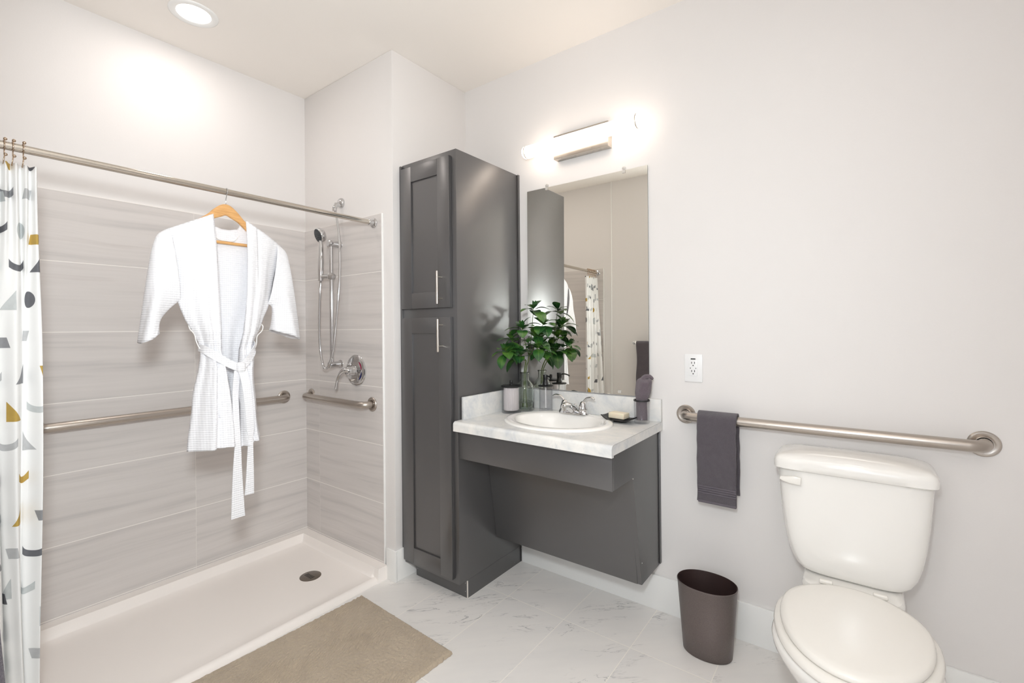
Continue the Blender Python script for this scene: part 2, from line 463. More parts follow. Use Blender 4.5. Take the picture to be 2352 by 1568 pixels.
struct('floor', MB().box(XA-.1, XR+.1, YR-.1, .1, -.1, 0), M['floor'], 'pale marble-look porcelain tile floor')
struct('ceiling', MB().box(XA-.1, XR+.1, YR-.1, .1, H, H+.1), M['ceiling'], 'smooth off-white ceiling')
struct('wall_back', MB().box(XS, XR+.1, 0, .1, 0, H), M['paint'], 'white painted wall behind mirror, vanity and toilet')
struct('wall_left', MB().box(XA-.1, XA, YO-.1, YE, 0, H), M['paint'], 'white painted wall above the shower tile')
struct('wall_partition', MB().box(XA-.1, XS, YE, .1, 0, H, .004), M['paint'], 'white wall corner between shower and tall cabinet')
struct('wall_front', MB().box(XA-.1, XD, YO-.11, YO, 0, H), M['paint'], 'white painted wall opposite the mirror')
struct('wall_right', MB().box(XR, XR+.1, YR, 0, 0, H), M['paint'])
struct('wall_hall', MB().box(XD-.1, XD, YR, YO-.11, 0, H), M['paint'])
# rear wall with an unseen window opening, added for fill light
w0, w1, wz0, wz1 = 1.15, 2.0, .95, 2.15
mb = MB(); mb.box(XD, w0, YR-.1, YR, 0, H); mb.box(w1, XR, YR-.1, YR, 0, H)
mb.box(w0, w1, YR-.1, YR, 0, wz0); mb.box(w0, w1, YR-.1, YR, wz1, H)
struct('wall_rear', mb, M['paint'])
mb = MB()
for a, b, c_, d in ((w0, w0+.04, wz0, wz1), (w1-.04, w1, wz0, wz1), (w0+.04, w1-.04, wz0, wz0+.04), (w0+.04, w1-.04, wz1-.04, wz1), (w0+.04, w1-.04, (wz0+wz1)/2-.02, (wz0+wz1)/2+.02)):
    mb.box(a, b, YR-.06, YR-.02, c_, d)
added_win = struct('added_window_1', mb, M['trim'])  # frame of the unseen window added around the rear fill lamp

# shower tile surround
struct('wall_left_tile', MB().box(XA, XA+.008, YO, YE-.008, ZB, 1.907), M['tile_side'], 'grey streaked large tile on long shower wall')
struct('wall_end_tile', MB().box(XA, -.485, YE-.008, YE, ZB, 1.907), M['tile_end'], 'grey streaked tile on shower end wall')
struct('wall_front_tile', MB().box(XA, -.485, YO, YO+.008, ZB, 1.907), M['tile_end'])
struct('trim_1', MB().box(-.485, -.477, YE-.010, YE, .02, 1.907, .002), M['trim'], 'white caulk strip at tile edge')
struct('trim_2', MB().box(-.485, -.477, YO, YO+.010, .02, 1.907, .002), M['trim'])
struct('trim_3', MB().box(-.405, -.395, YO, YO+.006, 0, H, .002), M['trim'])

# baseboards 15.8 cm high
BB = .158
struct('baseboard_back', MB().box(.002, XR-.012, -.012, 0, 0, BB, .002), M['trim'], 'white baseboard below vanity and toilet wall')
mb = MB(); mb.box(-.462, XS+.012, YE-.012, YE, 0, BB, .002); mb.box(XS, XS+.012, YE, -.012, 0, BB, .002)
struct('baseboard_left', mb, M['trim'], 'white baseboard wrapping the wall corner')
struct('baseboard_right', MB().box(XR-.012, XR, YR+.002, -.001, 0, BB, .002), M['trim'])
struct('baseboard_front', MB().box(-.44, XD, YO, YO+.012, 0, BB, .002), M['trim'])

# ------------------------------------------------------------------ shower pan
sp = thing('shower_pan', 'low white acrylic shower pan along the tiled wall', 'shower pan', (-.85, -1.32, 0))
px0, px1, py0, py1 = XA+.008, -.455, YO+.01, YE-.008
mb = MB()
# rim on three sides (prisms with a cove), floor slab with a shallow front lip
def ringrect(x0, x1, y0, y1, z): return [V((x0, y0, z)), V((x1, y0, z)), V((x1, y1, z)), V((x0, y1, z))]
mb.loft([ringrect(px0, px1, py0, py1, 0), ringrect(px0, px1+.0, py0, py1, .003)], True, True, False)
# top surface grid: height field
def panz(x, y):
    dx = x-px0; dy = py1-y; dy2 = y-py0; df = px1-x
    z = .018
    e = min(dx, dy, dy2)
    if e < .055: z = ZB
    elif e < .075: z = lerp(ZB, .024, sin((e-.055)/.02*pi/2))
    else:
        r = sqrt((x+.782)**2+(y+.804)**2); z = .014+.008*min(r/.8, 1)
    if df < .05:
        q_ = min(1, df/.03); lip = lerp(.003, .024, q_*(2-q_))
        if e >= .055: z = lip if df < .035 else lerp(lip, z, (df-.035)/.015)
        else: z = z if df > .004 else lerp(.003, ZB, df/.004)
    return z
xs = sorted(set([px0, px0+.0549, px0+.06, px0+.065, px0+.07, px0+.075]+[px0+.075+(px1-.05-px0-.075)*i/12 for i in range(13)]+[px1-.05, px1-.042, px1-.035, px1-.03, px1-.024, px1-.018, px1-.012, px1-.008, px1-.004, px1]))
ys = sorted(set([py1, py1-.0549, py1-.06, py1-.065, py1-.07, py1-.075, py0, py0+.0549, py0+.06, py0+.065, py0+.07, py0+.075]+[py0+.075+(py1-py0-.15)*i/24 for i in range(25)]))
gv = [[mb.bm.verts.new((x, y, panz(x, y))) for y in ys] for x in xs]
for i in range(len(xs)-1):
    for j in range(len(ys)-1): mb.bm.faces.new((gv[i][j], gv[i+1][j], gv[i+1][j+1], gv[i][j+1]))
mb.build('pan', M['acrylic_pan'], sp, smooth=50)
dr = MB().lathe([(0, .0175), (.049, .0175), (.0525, .0155), (.053, .012)], (-.782, -.804, 0), n=40, cap0=False).build('drain_cover', M['drain'], sp)
dr['label'] = 'round grey metal drain cover'
mb = MB()
for i in range(6):
    a = i*pi/6
    for s_ in (-1, 1):
        pass
for i in range(5):
    x = -.782-.026+.013*i; L = .012
    mb.box(x-.0025, x+.0025, -.804-L-.006, -.804+L-.006, .0174, .0180)
build_each(mb, 'slot', M['slot'], dr)

# ------------------------------------------------------------------ tall cabinet
TC = 2.148; YF = -.507
tc = thing('tall_cabinet', 'tall narrow charcoal grey linen cabinet with two shaker doors', 'cabinet', (-.2, -.25, 0))
mb = MB(); mb.box(-.386, 0, YF, -.001, .086, TC, .002); mb.box(-.366, 0, -.449, -.013, 0, .0865)
mb.build('carcass', M['cabinet'], tc)
mb = MB(); mb.box(-.36, -.003, -.4525, -.449, .001, .086)
o = mb.build('toe_kick', M['cabinet'], tc)
MB().box(-.0028, .0006, -.4532, -.4485, .001, .083).build('edge_strip', M['cab_edge'], tc)
MB().box(0, .006, -.016, -.001, .003, TC+.002, .0015).build('scribe_strip', M['cabinet'], tc)
MB().box(-.3995, -.386, YF-.008, YF+.02, BB+.002, TC-.003, .003).build('scribe_strip', M['cabinet'], tc)
def shaker(name, x0, x1, z0, z1, y, parent, hz0, hz1, rail=.065):
    mb = MB()
    mb.box(x0, x1, y, y+.012, z0, z1)
    mb.box(x0, x0+rail, y-.008, y+.002, z0, z1, .0012); mb.box(x1-rail, x1, y-.008, y+.002, z0, z1, .0012)
    mb.box(x0+rail, x1-rail, y-.008, y+.002, z0, z0+rail, .0012); mb.box(x0+rail, x1-rail, y-.008, y+.002, z1-rail, z1, .0012)
    d = mb.build(name, M['cabinet'], parent)
    hx = x1-.05
    mb = MB(); mb.tube([(hx, y-.040, hz0), (hx, y-.040, hz1)], .006, 14)
    for z in (hz0+.027, hz1-.027): mb.tube([(hx, y-.007, z), (hx, y-.040, z)], .004, 10)
    h = mb.build('handle', M['nickel'], d); h['label'] = 'brushed nickel bar handle'
    return d
shaker('door', -.372, -.028, 1.398, 2.118, YF-.014, tc, 1.415, 1.570, .078)
shaker('door', -.372, -.026, .112, 1.352, YF-.014, tc, 1.187, 1.342, .078)
mb = MB()
for p in ((-.012, -.4532, .070), (-.012, -.4532, .03), (-.35, -.4532, .04)): mb.lathe([(.0022, 0), (.0018, .0012)], p, (0, -1, 0), 10)
for p in ((.0003, -.0715, .018), (.0063, -.018, .075)): mb.lathe([(.0022, 0), (.0018, .0012)], p, (1, 0, 0), 10)
build_each(mb, 'screw', M['chrome'], tc)

# ------------------------------------------------------------------ vanity support (apron, knee panel, end panel)
vn = thing('vanity_cabinet', 'charcoal grey open-knee vanity base with sloped panel under the countertop', 'cabinet', (.39, -.25, 0))
XP = .780; ZA = .684; ZBOT = .205
MB().box(.0015, XP, -.505, -.487, ZA, CT-.0385, .001).build('apron', M['cabinet'], vn)
mb = MB().prism([(-.487, CT-.0385), (-.487, ZA), (-.308, ZA), (-.226, .214), (-.013, .214), (-.001, .218), (-.001, CT-.0385)], 'x', XP-.018, XP)
mb.build('end_panel', M['cabinet'], vn)
mb = MB().prism([(-.310, ZA+.06), (-.296, ZA+.06), (-.212, .2135), (-.228, .2135)], 'x', .0015, XP-.0185)
mb.build('knee_panel', M['cabinet'], vn)
mb = MB().box(.0015, XP-.0185, -.214, -.013, .2135, .222)
mb.build('bottom_panel', M['cabinet'], vn)
MB().box(XP, XP+.007, -.017, -.001, .219, CT-.0385, .002).build('scribe_strip', M['cabinet'], vn)
mb = MB()
for p in ((XP, -.31, ZA-.003), (XP, -.222, .305)): mb.lathe([(.0028, 0), (.002, .0014)], p, (1, 0, 0), 10)
build_each(mb, 'screw', M['chrome'], vn)

# countertop, ring shaped around the sink
ct = thing('countertop', 'pale marble-look laminate countertop with backsplash', 'countertop', (.4, -.27, CT-.038))
SX, SY, SA, SB = .403, -.272, .240, .196
mb = MB()
n = 96
def rect_pt(a, x0, x1, y0, y1):
    dx, dy = cos(a), sin(a); ts = []
    if dx > 1e-9: ts.append((x1-SX)/dx)
    if dx < -1e-9: ts.append((x0-SX)/dx)
    if dy > 1e-9: ts.append((y1-SY)/dy)
    if dy < -1e-9: ts.append((y0-SY)/dy)
    t = min(ts); return (SX+dx*t, SY+dy*t)
cx0, cx1, cy0, cy1 = .0015, .797, -.543, -.001
angs = sorted([2*pi*k/n for k in range(n)]+[math.atan2(y-SY, x-SX) % (2*pi) for x in (cx0, cx1) for y in (cy0+.016, cy1)])
def ringz(f, z): return [V((*f(a), z)) for a in angs]
ell = lambda a, k=1: (SX+SA*.93*k*cos(math.atan2(sin(a)/SB, cos(a)/SA)), SY+SB*.93*k*sin(math.atan2(sin(a)/SB, cos(a)/SA)))
out = lambda a: rect_pt(a, cx0, cx1, cy0+.016, cy1)
mb.loft([ringz(ell, CT-.038), ringz(ell, CT), ringz(out, CT)])
mb.loft([ringz(ell, CT-.038), ringz(out, CT-.038)])
# rolled front edge
prof = [(cy0+.016, CT)]+[(cy0+.016-.016*sin(a), CT-.016+.016*cos(a)) for a in [pi/2*k/8 for k in range(1, 9)]]+[(cy0, CT-.045), (cy0+.016, CT-.045), (cy0+.016, CT-.038)]
A = [mb.bm.verts.new((cx0, y, z)) for y, z in prof]; B = [mb.bm.verts.new((cx1, y, z)) for y, z in prof]
for i in range(len(prof)-1): mb.bm.faces.new((A[i], B[i], B[i+1], A[i+1]))
mb.bm.faces.new(A); mb.bm.faces.new(B)
for x in (cx0, cx1):
    q = [mb.bm.verts.new(p) for p in ((x, cy0+.016, CT), (x, cy1, CT), (x, cy1, CT-.038), (x, cy0+.016, CT-.038))]; mb.bm.faces.new(q)
q = [mb.bm.verts.new(p) for p in ((cx0, cy1, CT), (cx1, cy1, CT), (cx1, cy1, CT-.038), (cx0, cy1, CT-.038))]; mb.bm.faces.new(q)
mb.build('slab', M['laminate'], ct, smooth=40)
MB().box(.022, .797, -.019, -.001, CT, .966, .002).build('backsplash', M['laminate'], ct)
MB().box(.0075, .022, -.490, -.001, CT, .972, .0012).build('side_splash', M['laminate'], ct)
mb = MB(); mb.box(.7968, .7978, -.0195, -.0185, CT, .965); mb.box(.0125, .0135, -.4908, -.4898, CT, .971); 
pth = [(.7973, cy0+.0005, CT-.045)]+[(.7973, cy0+.016-.016*sin(a), CT-.016+.016*cos(a)) for a in [pi/2*(8-k)/8 for k in range(9)]]+[(.7973, -.0195, CT)]
mb.tube(pth, .0006, 6)
build_each(mb, 'edge_seam', M['laminate_edge'], ct)

# ------------------------------------------------------------------ sink (drop-in oval)
sk = thing('sink_basin', 'white oval drop-in sink set in the countertop', 'sink', (SX, SY, CT))
mb = MB(); rings = []
def er(a_, b_, z): return [V((SX+a_*cos(2*pi*k/64), SY+b_*sin(2*pi*k/64), z)) for k in range(64)]
for a_, b_, z in ((.260, .214, CT+.0005), (.2595, .2135, CT+.006), (.254, .208, CT+.0105), (.243, .197, CT+.0125), (.229, .184, CT+.0115), (.223, .178, CT+.0095),
                  (.218, .173, CT+.0100), (.213, .168, CT+.0085), (.206, .160, CT+.001), (.196, .150, CT-.022), (.178, .134, CT-.058), (.146, .108, CT-.095), (.098, .072, CT-.118), (.05, .036, CT-.127), (.022, .022, CT-.129), (.020, .020, CT-.132)):
    yy = 0
    rings.append(er(a_, b_, z))
mb.loft(rings, True, False, True)
mb.loft([er(.204, .158, CT-.03), er(.184, .14, CT-.066), er(.15, .112, CT-.104), er(.05, .036, CT-.14)], True, False, True)
mb.build('bowl', M['porcelain'], sk, smooth=60)
MB().lathe([(.019, 0), (.019, .003), (.012, .004), (0, .003)], (SX, SY, CT-.1315), n=24).build('drain', M['chrome'], sk)
# faucet
FX, FY, FZ = .392, -.100, CT+.0105
fc = thing('sink_faucet', 'chrome two-lever faucet behind the oval sink', 'faucet', (FX, FY, FZ))
mb = MB()
def fr(a_, b_, z): return [V((FX+x, FY+y, z)) for x, y in sup(a_, b_, 3.4, 48)]
mb.loft([fr(.079, .027, FZ), fr(.079, .027, FZ+.006), fr(.076, .024, FZ+.016), fr(.070, .019, FZ+.021)], True, True, True)
mb.build('base', M['chrome'], fc, smooth=50)
mb = MB(); P = [(FX, FY+.010, FZ+.010), (FX, FY-.016, FZ+.026), (FX, FY-.046, FZ+.040), (FX, FY-.080, FZ+.049), (FX, FY-.102, FZ+.046)]
mb.tube(smoothpath(P, 18), [lerp(.027, .0150, min(1, i/18*1.15)) if i < 18 else .010 for i in range(19)], 20)
mb.lathe([(.0105, 0), (.0115, .003), (.0130, .012), (.0135, .018)], (FX, FY-.090, FZ+.026), n=20)
mb.lathe([(.012, 0), (.0125, .012), (.010, .022), (.004, .027), (0, .0275)], (FX, FY+.012, FZ+.018), n=18)
mb.build('spout', M['chrome'], fc, smooth=60)
for s_ in (-1, 1):
    hx = FX+s_*.051
    mb = MB()
    mb.lathe([(.024, 0), (.024, .010), (.021, .013), (.0225, .016), (.0215, .022), (.0185, .033), (.0145, .045), (.010, .052), (0, .055)], (hx, FY, FZ+.010), n=26)
    P = [(hx, FY, FZ+.046), (hx+s_*.006, FY, FZ+.066), (hx+s_*.024, FY-.002, FZ+.082), (hx+s_*.048, FY-.004, FZ+.085), (hx+s_*.066, FY-.006, FZ+.079)]
    mb.tube(smoothpath(P, 16), [.0095, .009, .0085, .008, .0075, .0072, .007, .007, .007, .007, .0072, .0075, .008, .008, .0075, .006, .003], 14, flat=.62)
    mb.build('lever_handle', M['chrome'], fc, smooth=60)

# ------------------------------------------------------------------ wall mirror (leans very slightly: its foot stands out 8 mm)
mr = thing('wall_mirror', 'frameless rectangular mirror above the vanity', 'mirror', (.4, -.006, .97))
my = lambda z: -.014+(z-.97)*.0074
mb = MB(); z0, z1 = .972, 2.046
x0, x1 = .060, .740
vsF = [mb.bm.verts.new(p) for p in ((x0, my(z0), z0), (x1, my(z0), z0), (x1, my(z1), z1), (x0, my(z1), z1))]
mb.bm.faces.new(vsF); mb.build('glass', M['mirror'], mr)
mb = MB(); F = [(x0, my(z0)+.0002, z0), (x1, my(z0)+.0002, z0), (x1, my(z1)+.0002, z1), (x0, my(z1)+.0002, z1)]
mb.loft([[V(p) for p in F], [V((p[0], p[1]+.0045, p[2])) for p in F]], True, True, True)
mb.build('backing', M['mirror_edge'], mr)
for x, z in ((.188, 2.046), (.624, 2.046), (.597, .974)):
    mb = MB(); s_ = 1 if z > 1.5 else -1
    mb.box(x-.008, x+.008, my(z)-.0045, my(z)-.0010, z-.010*s_-.004, z-.010*s_+.010, .0012)
    if s_ > 0: mb.lathe([(.009, 0), (.009, .005), (.006, .007), (0, .0075)], (x, -.001, z+.010), (0, -1, 0), 18)
    mb.build('clip', M['clip'], mr)

# ------------------------------------------------------------------ vanity light
vl = thing('vanity_light', 'glowing white tube wall light over the mirror', 'wall light', (.41, 0, 2.228))
mb = MB(); mb.box(.255, .562, -.043, -.001, 2.168, 2.290, .002)
o = mb.build('mounting_plate', M['nickel'], vl); o['label'] = 'brushed nickel rectangular mounting plate'
TUBE = emit('glowing_tube', (1, .85, .72), 5.0)
mb = MB(); mb.lathe([(0, -.322), (.028, -.320), (.032, -.314), (.032, .314), (.028, .320), (0, .322)], (.417, -.080, 2.228), (1, 0, 0), 32)
mb.build('glass_tube', TUBE, vl)
mb = MB()
for s_ in (-1, 1): mb.lathe([(.0325, -.003), (.0335, 0), (.0325, .003)], (.417+s_*.305, -.080, 2.228), (1, 0, 0), 32, cap0=False, cap1=False)
build_each(mb, 'tube_band', M['nickel'], vl, solid=.001)
mb = MB()
for x in (.30, .517): mb.tube([(x, -.043, 2.228), (x, -.052, 2.228)], .012, 16)
build_each(mb, 'bracket', M['nickel'], vl)

# ------------------------------------------------------------------ recessed ceiling light
cl = thing('ceiling_light', 'round recessed ceiling light above the shower', 'ceiling light', (-.893, -1.278, H))
mb = MB(); mb.lathe([(.067, .004), (.067, -.002), (.074, -.006), (.090, -.006), (.096, -.003), (.097, 0)], (-.893, -1.278, H), n=56, cap0=False, cap1=False)
mb.build('trim_ring', M['trim'], cl, smooth=60)
CAN = emit('glowing_lens', (1, .94, .88), 5)
MB().lathe([(0, -.0015), (.067, -.0015)], (-.893, -1.278, H), n=56).build('lens', CAN, cl)

# ------------------------------------------------------------------ grab bars
def grab_bar(name_label, p0, p1, normal, r=.0195, off=.058, fr_=.041, mat='steel'):
    p0, p1, nn = V(p0), V(p1), V(normal)
    g = thing('grab_bar', name_label, 'grab bar', p0, 'stainless grab bars')
    d = (p1-p0).normalized(); R_ = .042
    pts = [p0+nn*.003]
    for k in range(0, 9):
        a = pi/2*k/8
        pts.append(p0+nn*(off-R_)+nn*R_*sin(a)+d*R_*(1-cos(a)))
    L = (p1-p0).length
    for k in range(1, 8): pts.append(p0+nn*off+d*(R_+(L-2*R_)*k/8))
    for k in range(0, 9):
        a = pi/2*(8-k)/8
        pts.append(p1+nn*(off-R_)+nn*R_*sin(a)-d*R_*(1-cos(a)))
    pts.append(p1+nn*.003)
    MB().tube(pts, r, 24).build('bar', M[mat], g, smooth=60)
    for p in (p0, p1):
        MB().lathe([(fr_-.003, 0), (fr_, .001), (fr_, .004), (fr_-.003, .0075), (r+.010, .0085), (r+.006, .006), (r+.002, .006)], p, nn, 40, cap1=False).build('flange', M[mat], g, smooth=40)
    return g
grab_bar('long steel grab bar behind the toilet with a towel on it', (.902, 0, .909), (1.837, 0, .909), (0, -1, 0))
grab_bar('long steel grab bar on tiled wall behind the bathrobe', (XA+.008, -.706, .899), (XA+.008, -1.76, .899), (1, 0, 0), .0195, .06, .038)
grab_bar('short steel grab bar below the shower valve', (-1.172, YE-.008, .900), (-.572, YE-.008, .896), (0, -1, 0), .0185, .058, .038)

# ------------------------------------------------------------------ curtain rod
XC, ZR = -.546, 1.863
rd = thing('shower_rod', 'polished metal shower curtain rod spanning the shower', 'curtain rod', (XC, (YE+YO)/2, ZR))
MB().tube([(XC, YE-.03, ZR), (XC, -1.3, ZR), (XC, YO+.03, ZR)], .0125, 24).build('rod', M['rod'], rd)
for y, s_ in ((YE-.008, -1), (YO+.008, 1)):
    MB().lathe([(.026, 0), (.0265, .004), (.024, .008), (.0165, .011), (.0158, .034), (.0140, .036)], (XC, y, ZR), (0, s_, 0), 32).build('flange', M['chrome'], rd)

# curtain hooks
def make_hook(y, tilt=0.0):
    h = thing('curtain_hook', 'x', 'curtain hook', (XC, y, ZR), 'ball-end hooks holding the shower curtain')
    mb = MB(); pts = []
    for k in range(17):
        a = radians(-70+k*(250/16))
        pts.append((XC+.0165*cos(a)*1.0, y+tilt*.01*sin(a), ZR+.0165*sin(a)))
    pts = [(XC+.002, y-.002, ZR-.058), (XC+.010, y-.002, ZR-.050), (XC+.010, y, ZR-.034), (XC+.004, y, ZR-.024)]+pts
    pp = [V(p) for p in pts]
    mb.tube(pp, .0016, 8); mb.build('wire', M['bronze'], h, smooth=60)
    mb = MB()
    for p in ((XC+.008, y+.002, ZR+.018), (XC+.012, y+.002, ZR-.030)):
        mb.lathe([(0, -.0048), (.003, -.0038), (.0046, -.001), (.0046, .001), (.003, .0038), (0, .0048)], p, n=14)
    build_each(mb, 'ball', M['bronze'], h, smooth=60)
    return h
hook_y = [-1.862, -1.884, -1.902, -1.920, -1.938, -1.955, -1.972, -1.990, -2.006, -2.022]
hlab = ['metal curtain hook nearest the free edge of the curtain', 'metal curtain hook second from the free curtain edge', 'metal curtain hook third from the free curtain edge']
hk = None
for i, y in enumerate(hook_y):
    if hk is None: hk = h = make_hook(y)
    else:
        h = hk.copy(); C.objects.link(h); h.location = (XC, y, ZR)
        for ch in list(hk.children):
            c2 = ch.copy(); C.objects.link(c2); c2.parent = h
    h['label'] = hlab[i] if i < 3 else 'metal curtain hook bunched with others at the wall end of the rod'

# ------------------------------------------------------------------ shower curtain
def curtain_pt(u, v):
    z = lerp(ZR-.050, .075, v)
    y = lerp(-1.832, -2.055, u)+.010*sin(v*5+u*9)*v
    k = min(1, max(0, (v-.02)/.30)); k = k*k*(3-2*k)
    top = .013*sin(2*pi*(u*10.5)+.4)
    big = .017*sin(2*pi*(u*4.2)+.9+.8*sin(v*2.2))+.005*sin(2*pi*u*9+v*3)
    x = XC+lerp(top, big*(.75+.55*v), k)+.10*v*u*u
    y += .006*sin(2*pi*(u*4.2)+2.4)*k
    if u < .02: x += 0
    return V((x, y, z))
mb = MB(); mb.grid(curtain_pt, 210, 90, lambda u, v: (u*.50, 1.42*(1-v)))
cu = mb.build('shower_curtain', M['curtain'], origin=(XC, -1.95, .07), smooth=180, solid=.0008)
tag(cu, 'white shower curtain printed with gold and grey geometric shapes', 'shower curtain')

# ------------------------------------------------------------------ clothes hanger and bathrobe
hg = thing('clothes_hanger', 'light wooden hanger on the shower rod holding the bathrobe', 'hanger', (XC, -1.288, 1.80))
HY = -1.288
mb = MB()
topc = [(-.198, 1.664), (-.16, 1.690), (-.11, 1.728), (-.070, 1.758), (-.045, 1.785), (-.02, 1.806), (0, 1.812), (.02, 1.806), (.045, 1.785), (.070, 1.758), (.11, 1.728), (.16, 1.690), (.198, 1.664)]
botc = [(-.195, 1.644), (-.155, 1.664), (-.11, 1.690), (-.070, 1.724), (-.045, 1.745), (-.02, 1.757), (0, 1.766), (.02, 1.757), (.045, 1.745), (.070, 1.724), (.11, 1.690), (.155, 1.664), (.195, 1.644)]
rings = []
for i in range(49):
    a = spline(topc, i/48); b = spline(botc, i/48); e = abs(i/24-1)
    th = .007+.003*e; cy_, cz_ = (a[0]+b[0])/2, (a[1]+b[1])/2; hv = (V((0, a[0]-b[0], a[1]-b[1])))/2
    bow = -.012*e*e
    rings.append([V((XC+bow+th*math.copysign(abs(sin(t))**.6, sin(t)), HY+cy_, cz_))+hv*math.copysign(abs(cos(t))**.7, cos(t)) for t in [2*pi*k/20 for k in range(20)]])
mb.loft(rings, True, True, True); mb.build('shoulder_arm', M['hanger'], hg, smooth=60)
MB().tube([(XC-.004, HY-.165, 1.655), (XC-.004, HY+.165, 1.655)], .0062, 14).build('trouser_bar', M['hanger'], hg)
mb = MB(); P = [(XC, HY, 1.806), (XC, HY, 1.84), (XC+.008, HY, 1.8455)]
pts = [V((XC, HY, 1.805)), V((XC, HY, 1.830)), V((XC+.006, HY, 1.842))]
for k in range(13):
    a = radians(-60+k*250/12); pts.append(V((XC+.0150*cos(a), HY+.004*k/12, ZR+.0150*sin(a))))
mb.tube(pts, .0017, 8); mb.build('hook', M['chrome'], hg, smooth=60)

rb = thing('bathrobe', 'short white waffle bathrobe with tied belt on wooden hanger', 'bathrobe', (XC, HY, .83))
OL = [(-1.500, 1.672), (-1.480, 1.540), (-1.458, 1.407), (-1.434, 1.345), (-1.410, 1.292), (-1.383, 1.228), (-1.392, 1.150), (-1.408, 1.050), (-1.422, .940), (-1.430, .834)]
OR_ = [(-1.062, 1.665), (-1.098, 1.530), (-1.123, 1.407), (-1.148, 1.340), (-1.172, 1.282), (-1.186, 1.235), (-1.186, 1.150), (-1.184, 1.050), (-1.176, .940), (-1.164, .846)]
IL = [(-1.345, 1.758), (-1.338, 1.650), (-1.334, 1.530), (-1.332, 1.400), (-1.332, 1.300), (-1.328, 1.215), (-1.318, 1.130), (-1.306, 1.030), (-1.296, .930), (-1.290, .840)]
IR = [(-1.224, 1.753), (-1.222, 1.650), (-1.224, 1.530), (-1.232, 1.400), (-1.243, 1.300), (-1.252, 1.215), (-1.264, 1.130), (-1.268, 1.030), (-1.267, .930), (-1.265, .828)]
def front(O, I, sgn, seed):
    def f(s_, t_):          # s_ 0 at the side seam, 1 at the front edge
        o, i_ = spline(O, t_), spline(I, t_)
        y, z = lerp(o[0], i_[0], s_), lerp(o[1], i_[1], s_)
        side = sin(min(1, s_*1.6)*pi/2)
        full = lerp(.026, .050, min(1, t_*2.2)) if t_ < .56 else lerp(.050, .075, (t_-.56)/.44)
        if .45 < t_ < .65: full *= 1-.35*(1-abs(t_-.55)/.10)
        x = XC+.002+full*side
        fold = .0075*sin(s_*13+seed+t_*2.2)*min(1, t_*2.5)+.004*sin(s_*27+seed*2+t_*7)*min(1, t_*2)
        x += fold*side*(1.0 if t_ < .5 else 1.5)
        return V((x, y+.002*sin(t_*30+seed)*min(1, t_*3)*(1-s_), z))
    return f
mb = MB()
fL, fR = front(OL, IL, 1, .6), front(OR_, IR, -1, 2.1)
mb.grid(fL, 26, 80); mb.build('front_panel', M['waffle'], rb, smooth=180, solid=.0025)
mb = MB(); mb.grid(fR, 26, 80); mb.build('front_panel', M['waffle'], rb, smooth=180, solid=.0025)
mb = MB()
neck = [(-1.500, 1.672), (-1.42, 1.714), (-1.345, 1.757), (-1.334, 1.722), (-1.30, 1.712), (-1.27, 1.712), (-1.235, 1.720), (-1.224, 1.753), (-1.15, 1.712), (-1.062, 1.665)]
def back(s_, t_):
    o, i_ = spline(OL, t_), spline(OR_, t_)
    y, z = lerp(o[0], i_[0], s_), lerp(o[1], i_[1], s_)
    if t_ < .12:
        nk = interp(neck, s_); k = t_/.12; z = lerp(nk[1], z, k); y = lerp(nk[0], y, k)
    side = sin(pi*s_)**.6 if 0 < s_ < 1 else 0
    x = XC+.002-(.020+.030*t_)*side+.006*sin(s_*22+t_*3)*side*min(1, t_*2)
    return V((x, y, z-.01*t_*sin(pi*s_)))
mb.grid(back, 60, 80)
mb.build('back_panel', M['waffle'], rb, smooth=180, solid=.0025, weld=True)
def sleeve(Ts, Bs, name):
    mb = MB(); rings = []
    for i in range(31):
        t = i/30; T_, B_ = spline(Ts, t), spline(Bs, t)
        cy_, cz_ = (T_[0]+B_[0])/2, (T_[1]+B_[1])/2; hv = V((0, T_[0]-B_[0], T_[1]-B_[1]))/2
        d = lerp(.030, .046, t)
        ring = []
        for k in range(36):
            a = 2*pi*k/36
            rp = 1+.05*sin(3*a+t*5)*t
            x = XC+.004+d*sin(a)*rp+.004*sin(a*5+t*9)*t
            ring.append(V((x, cy_, cz_))+hv*cos(a)+V((0, .004*sin(a*4+t*8)*t, 0)))
        rings.append(ring)
    mb.loft(rings)
    return mb.build(name, M['waffle'], rb, smooth=180, solid=.0025)
sleeve([(-1.485, 1.682), (-1.522, 1.652), (-1.538, 1.600), (-1.547, 1.520), (-1.560, 1.400), (-1.578, 1.252)],
       [(-1.452, 1.412), (-1.470, 1.396), (-1.490, 1.374), (-1.506, 1.350), (-1.516, 1.325), (-1.520, 1.287)], 'sleeve')
sleeve([(-1.085, 1.678), (-1.048, 1.650), (-1.030, 1.602), (-1.020, 1.520), (-1.005, 1.400), (-.986, 1.254)],
       [(-1.128, 1.412), (-1.118, 1.407), (-1.108, 1.400), (-1.103, 1.385), (-1.108, 1.350), (-1.119, 1.298)], 'sleeve')
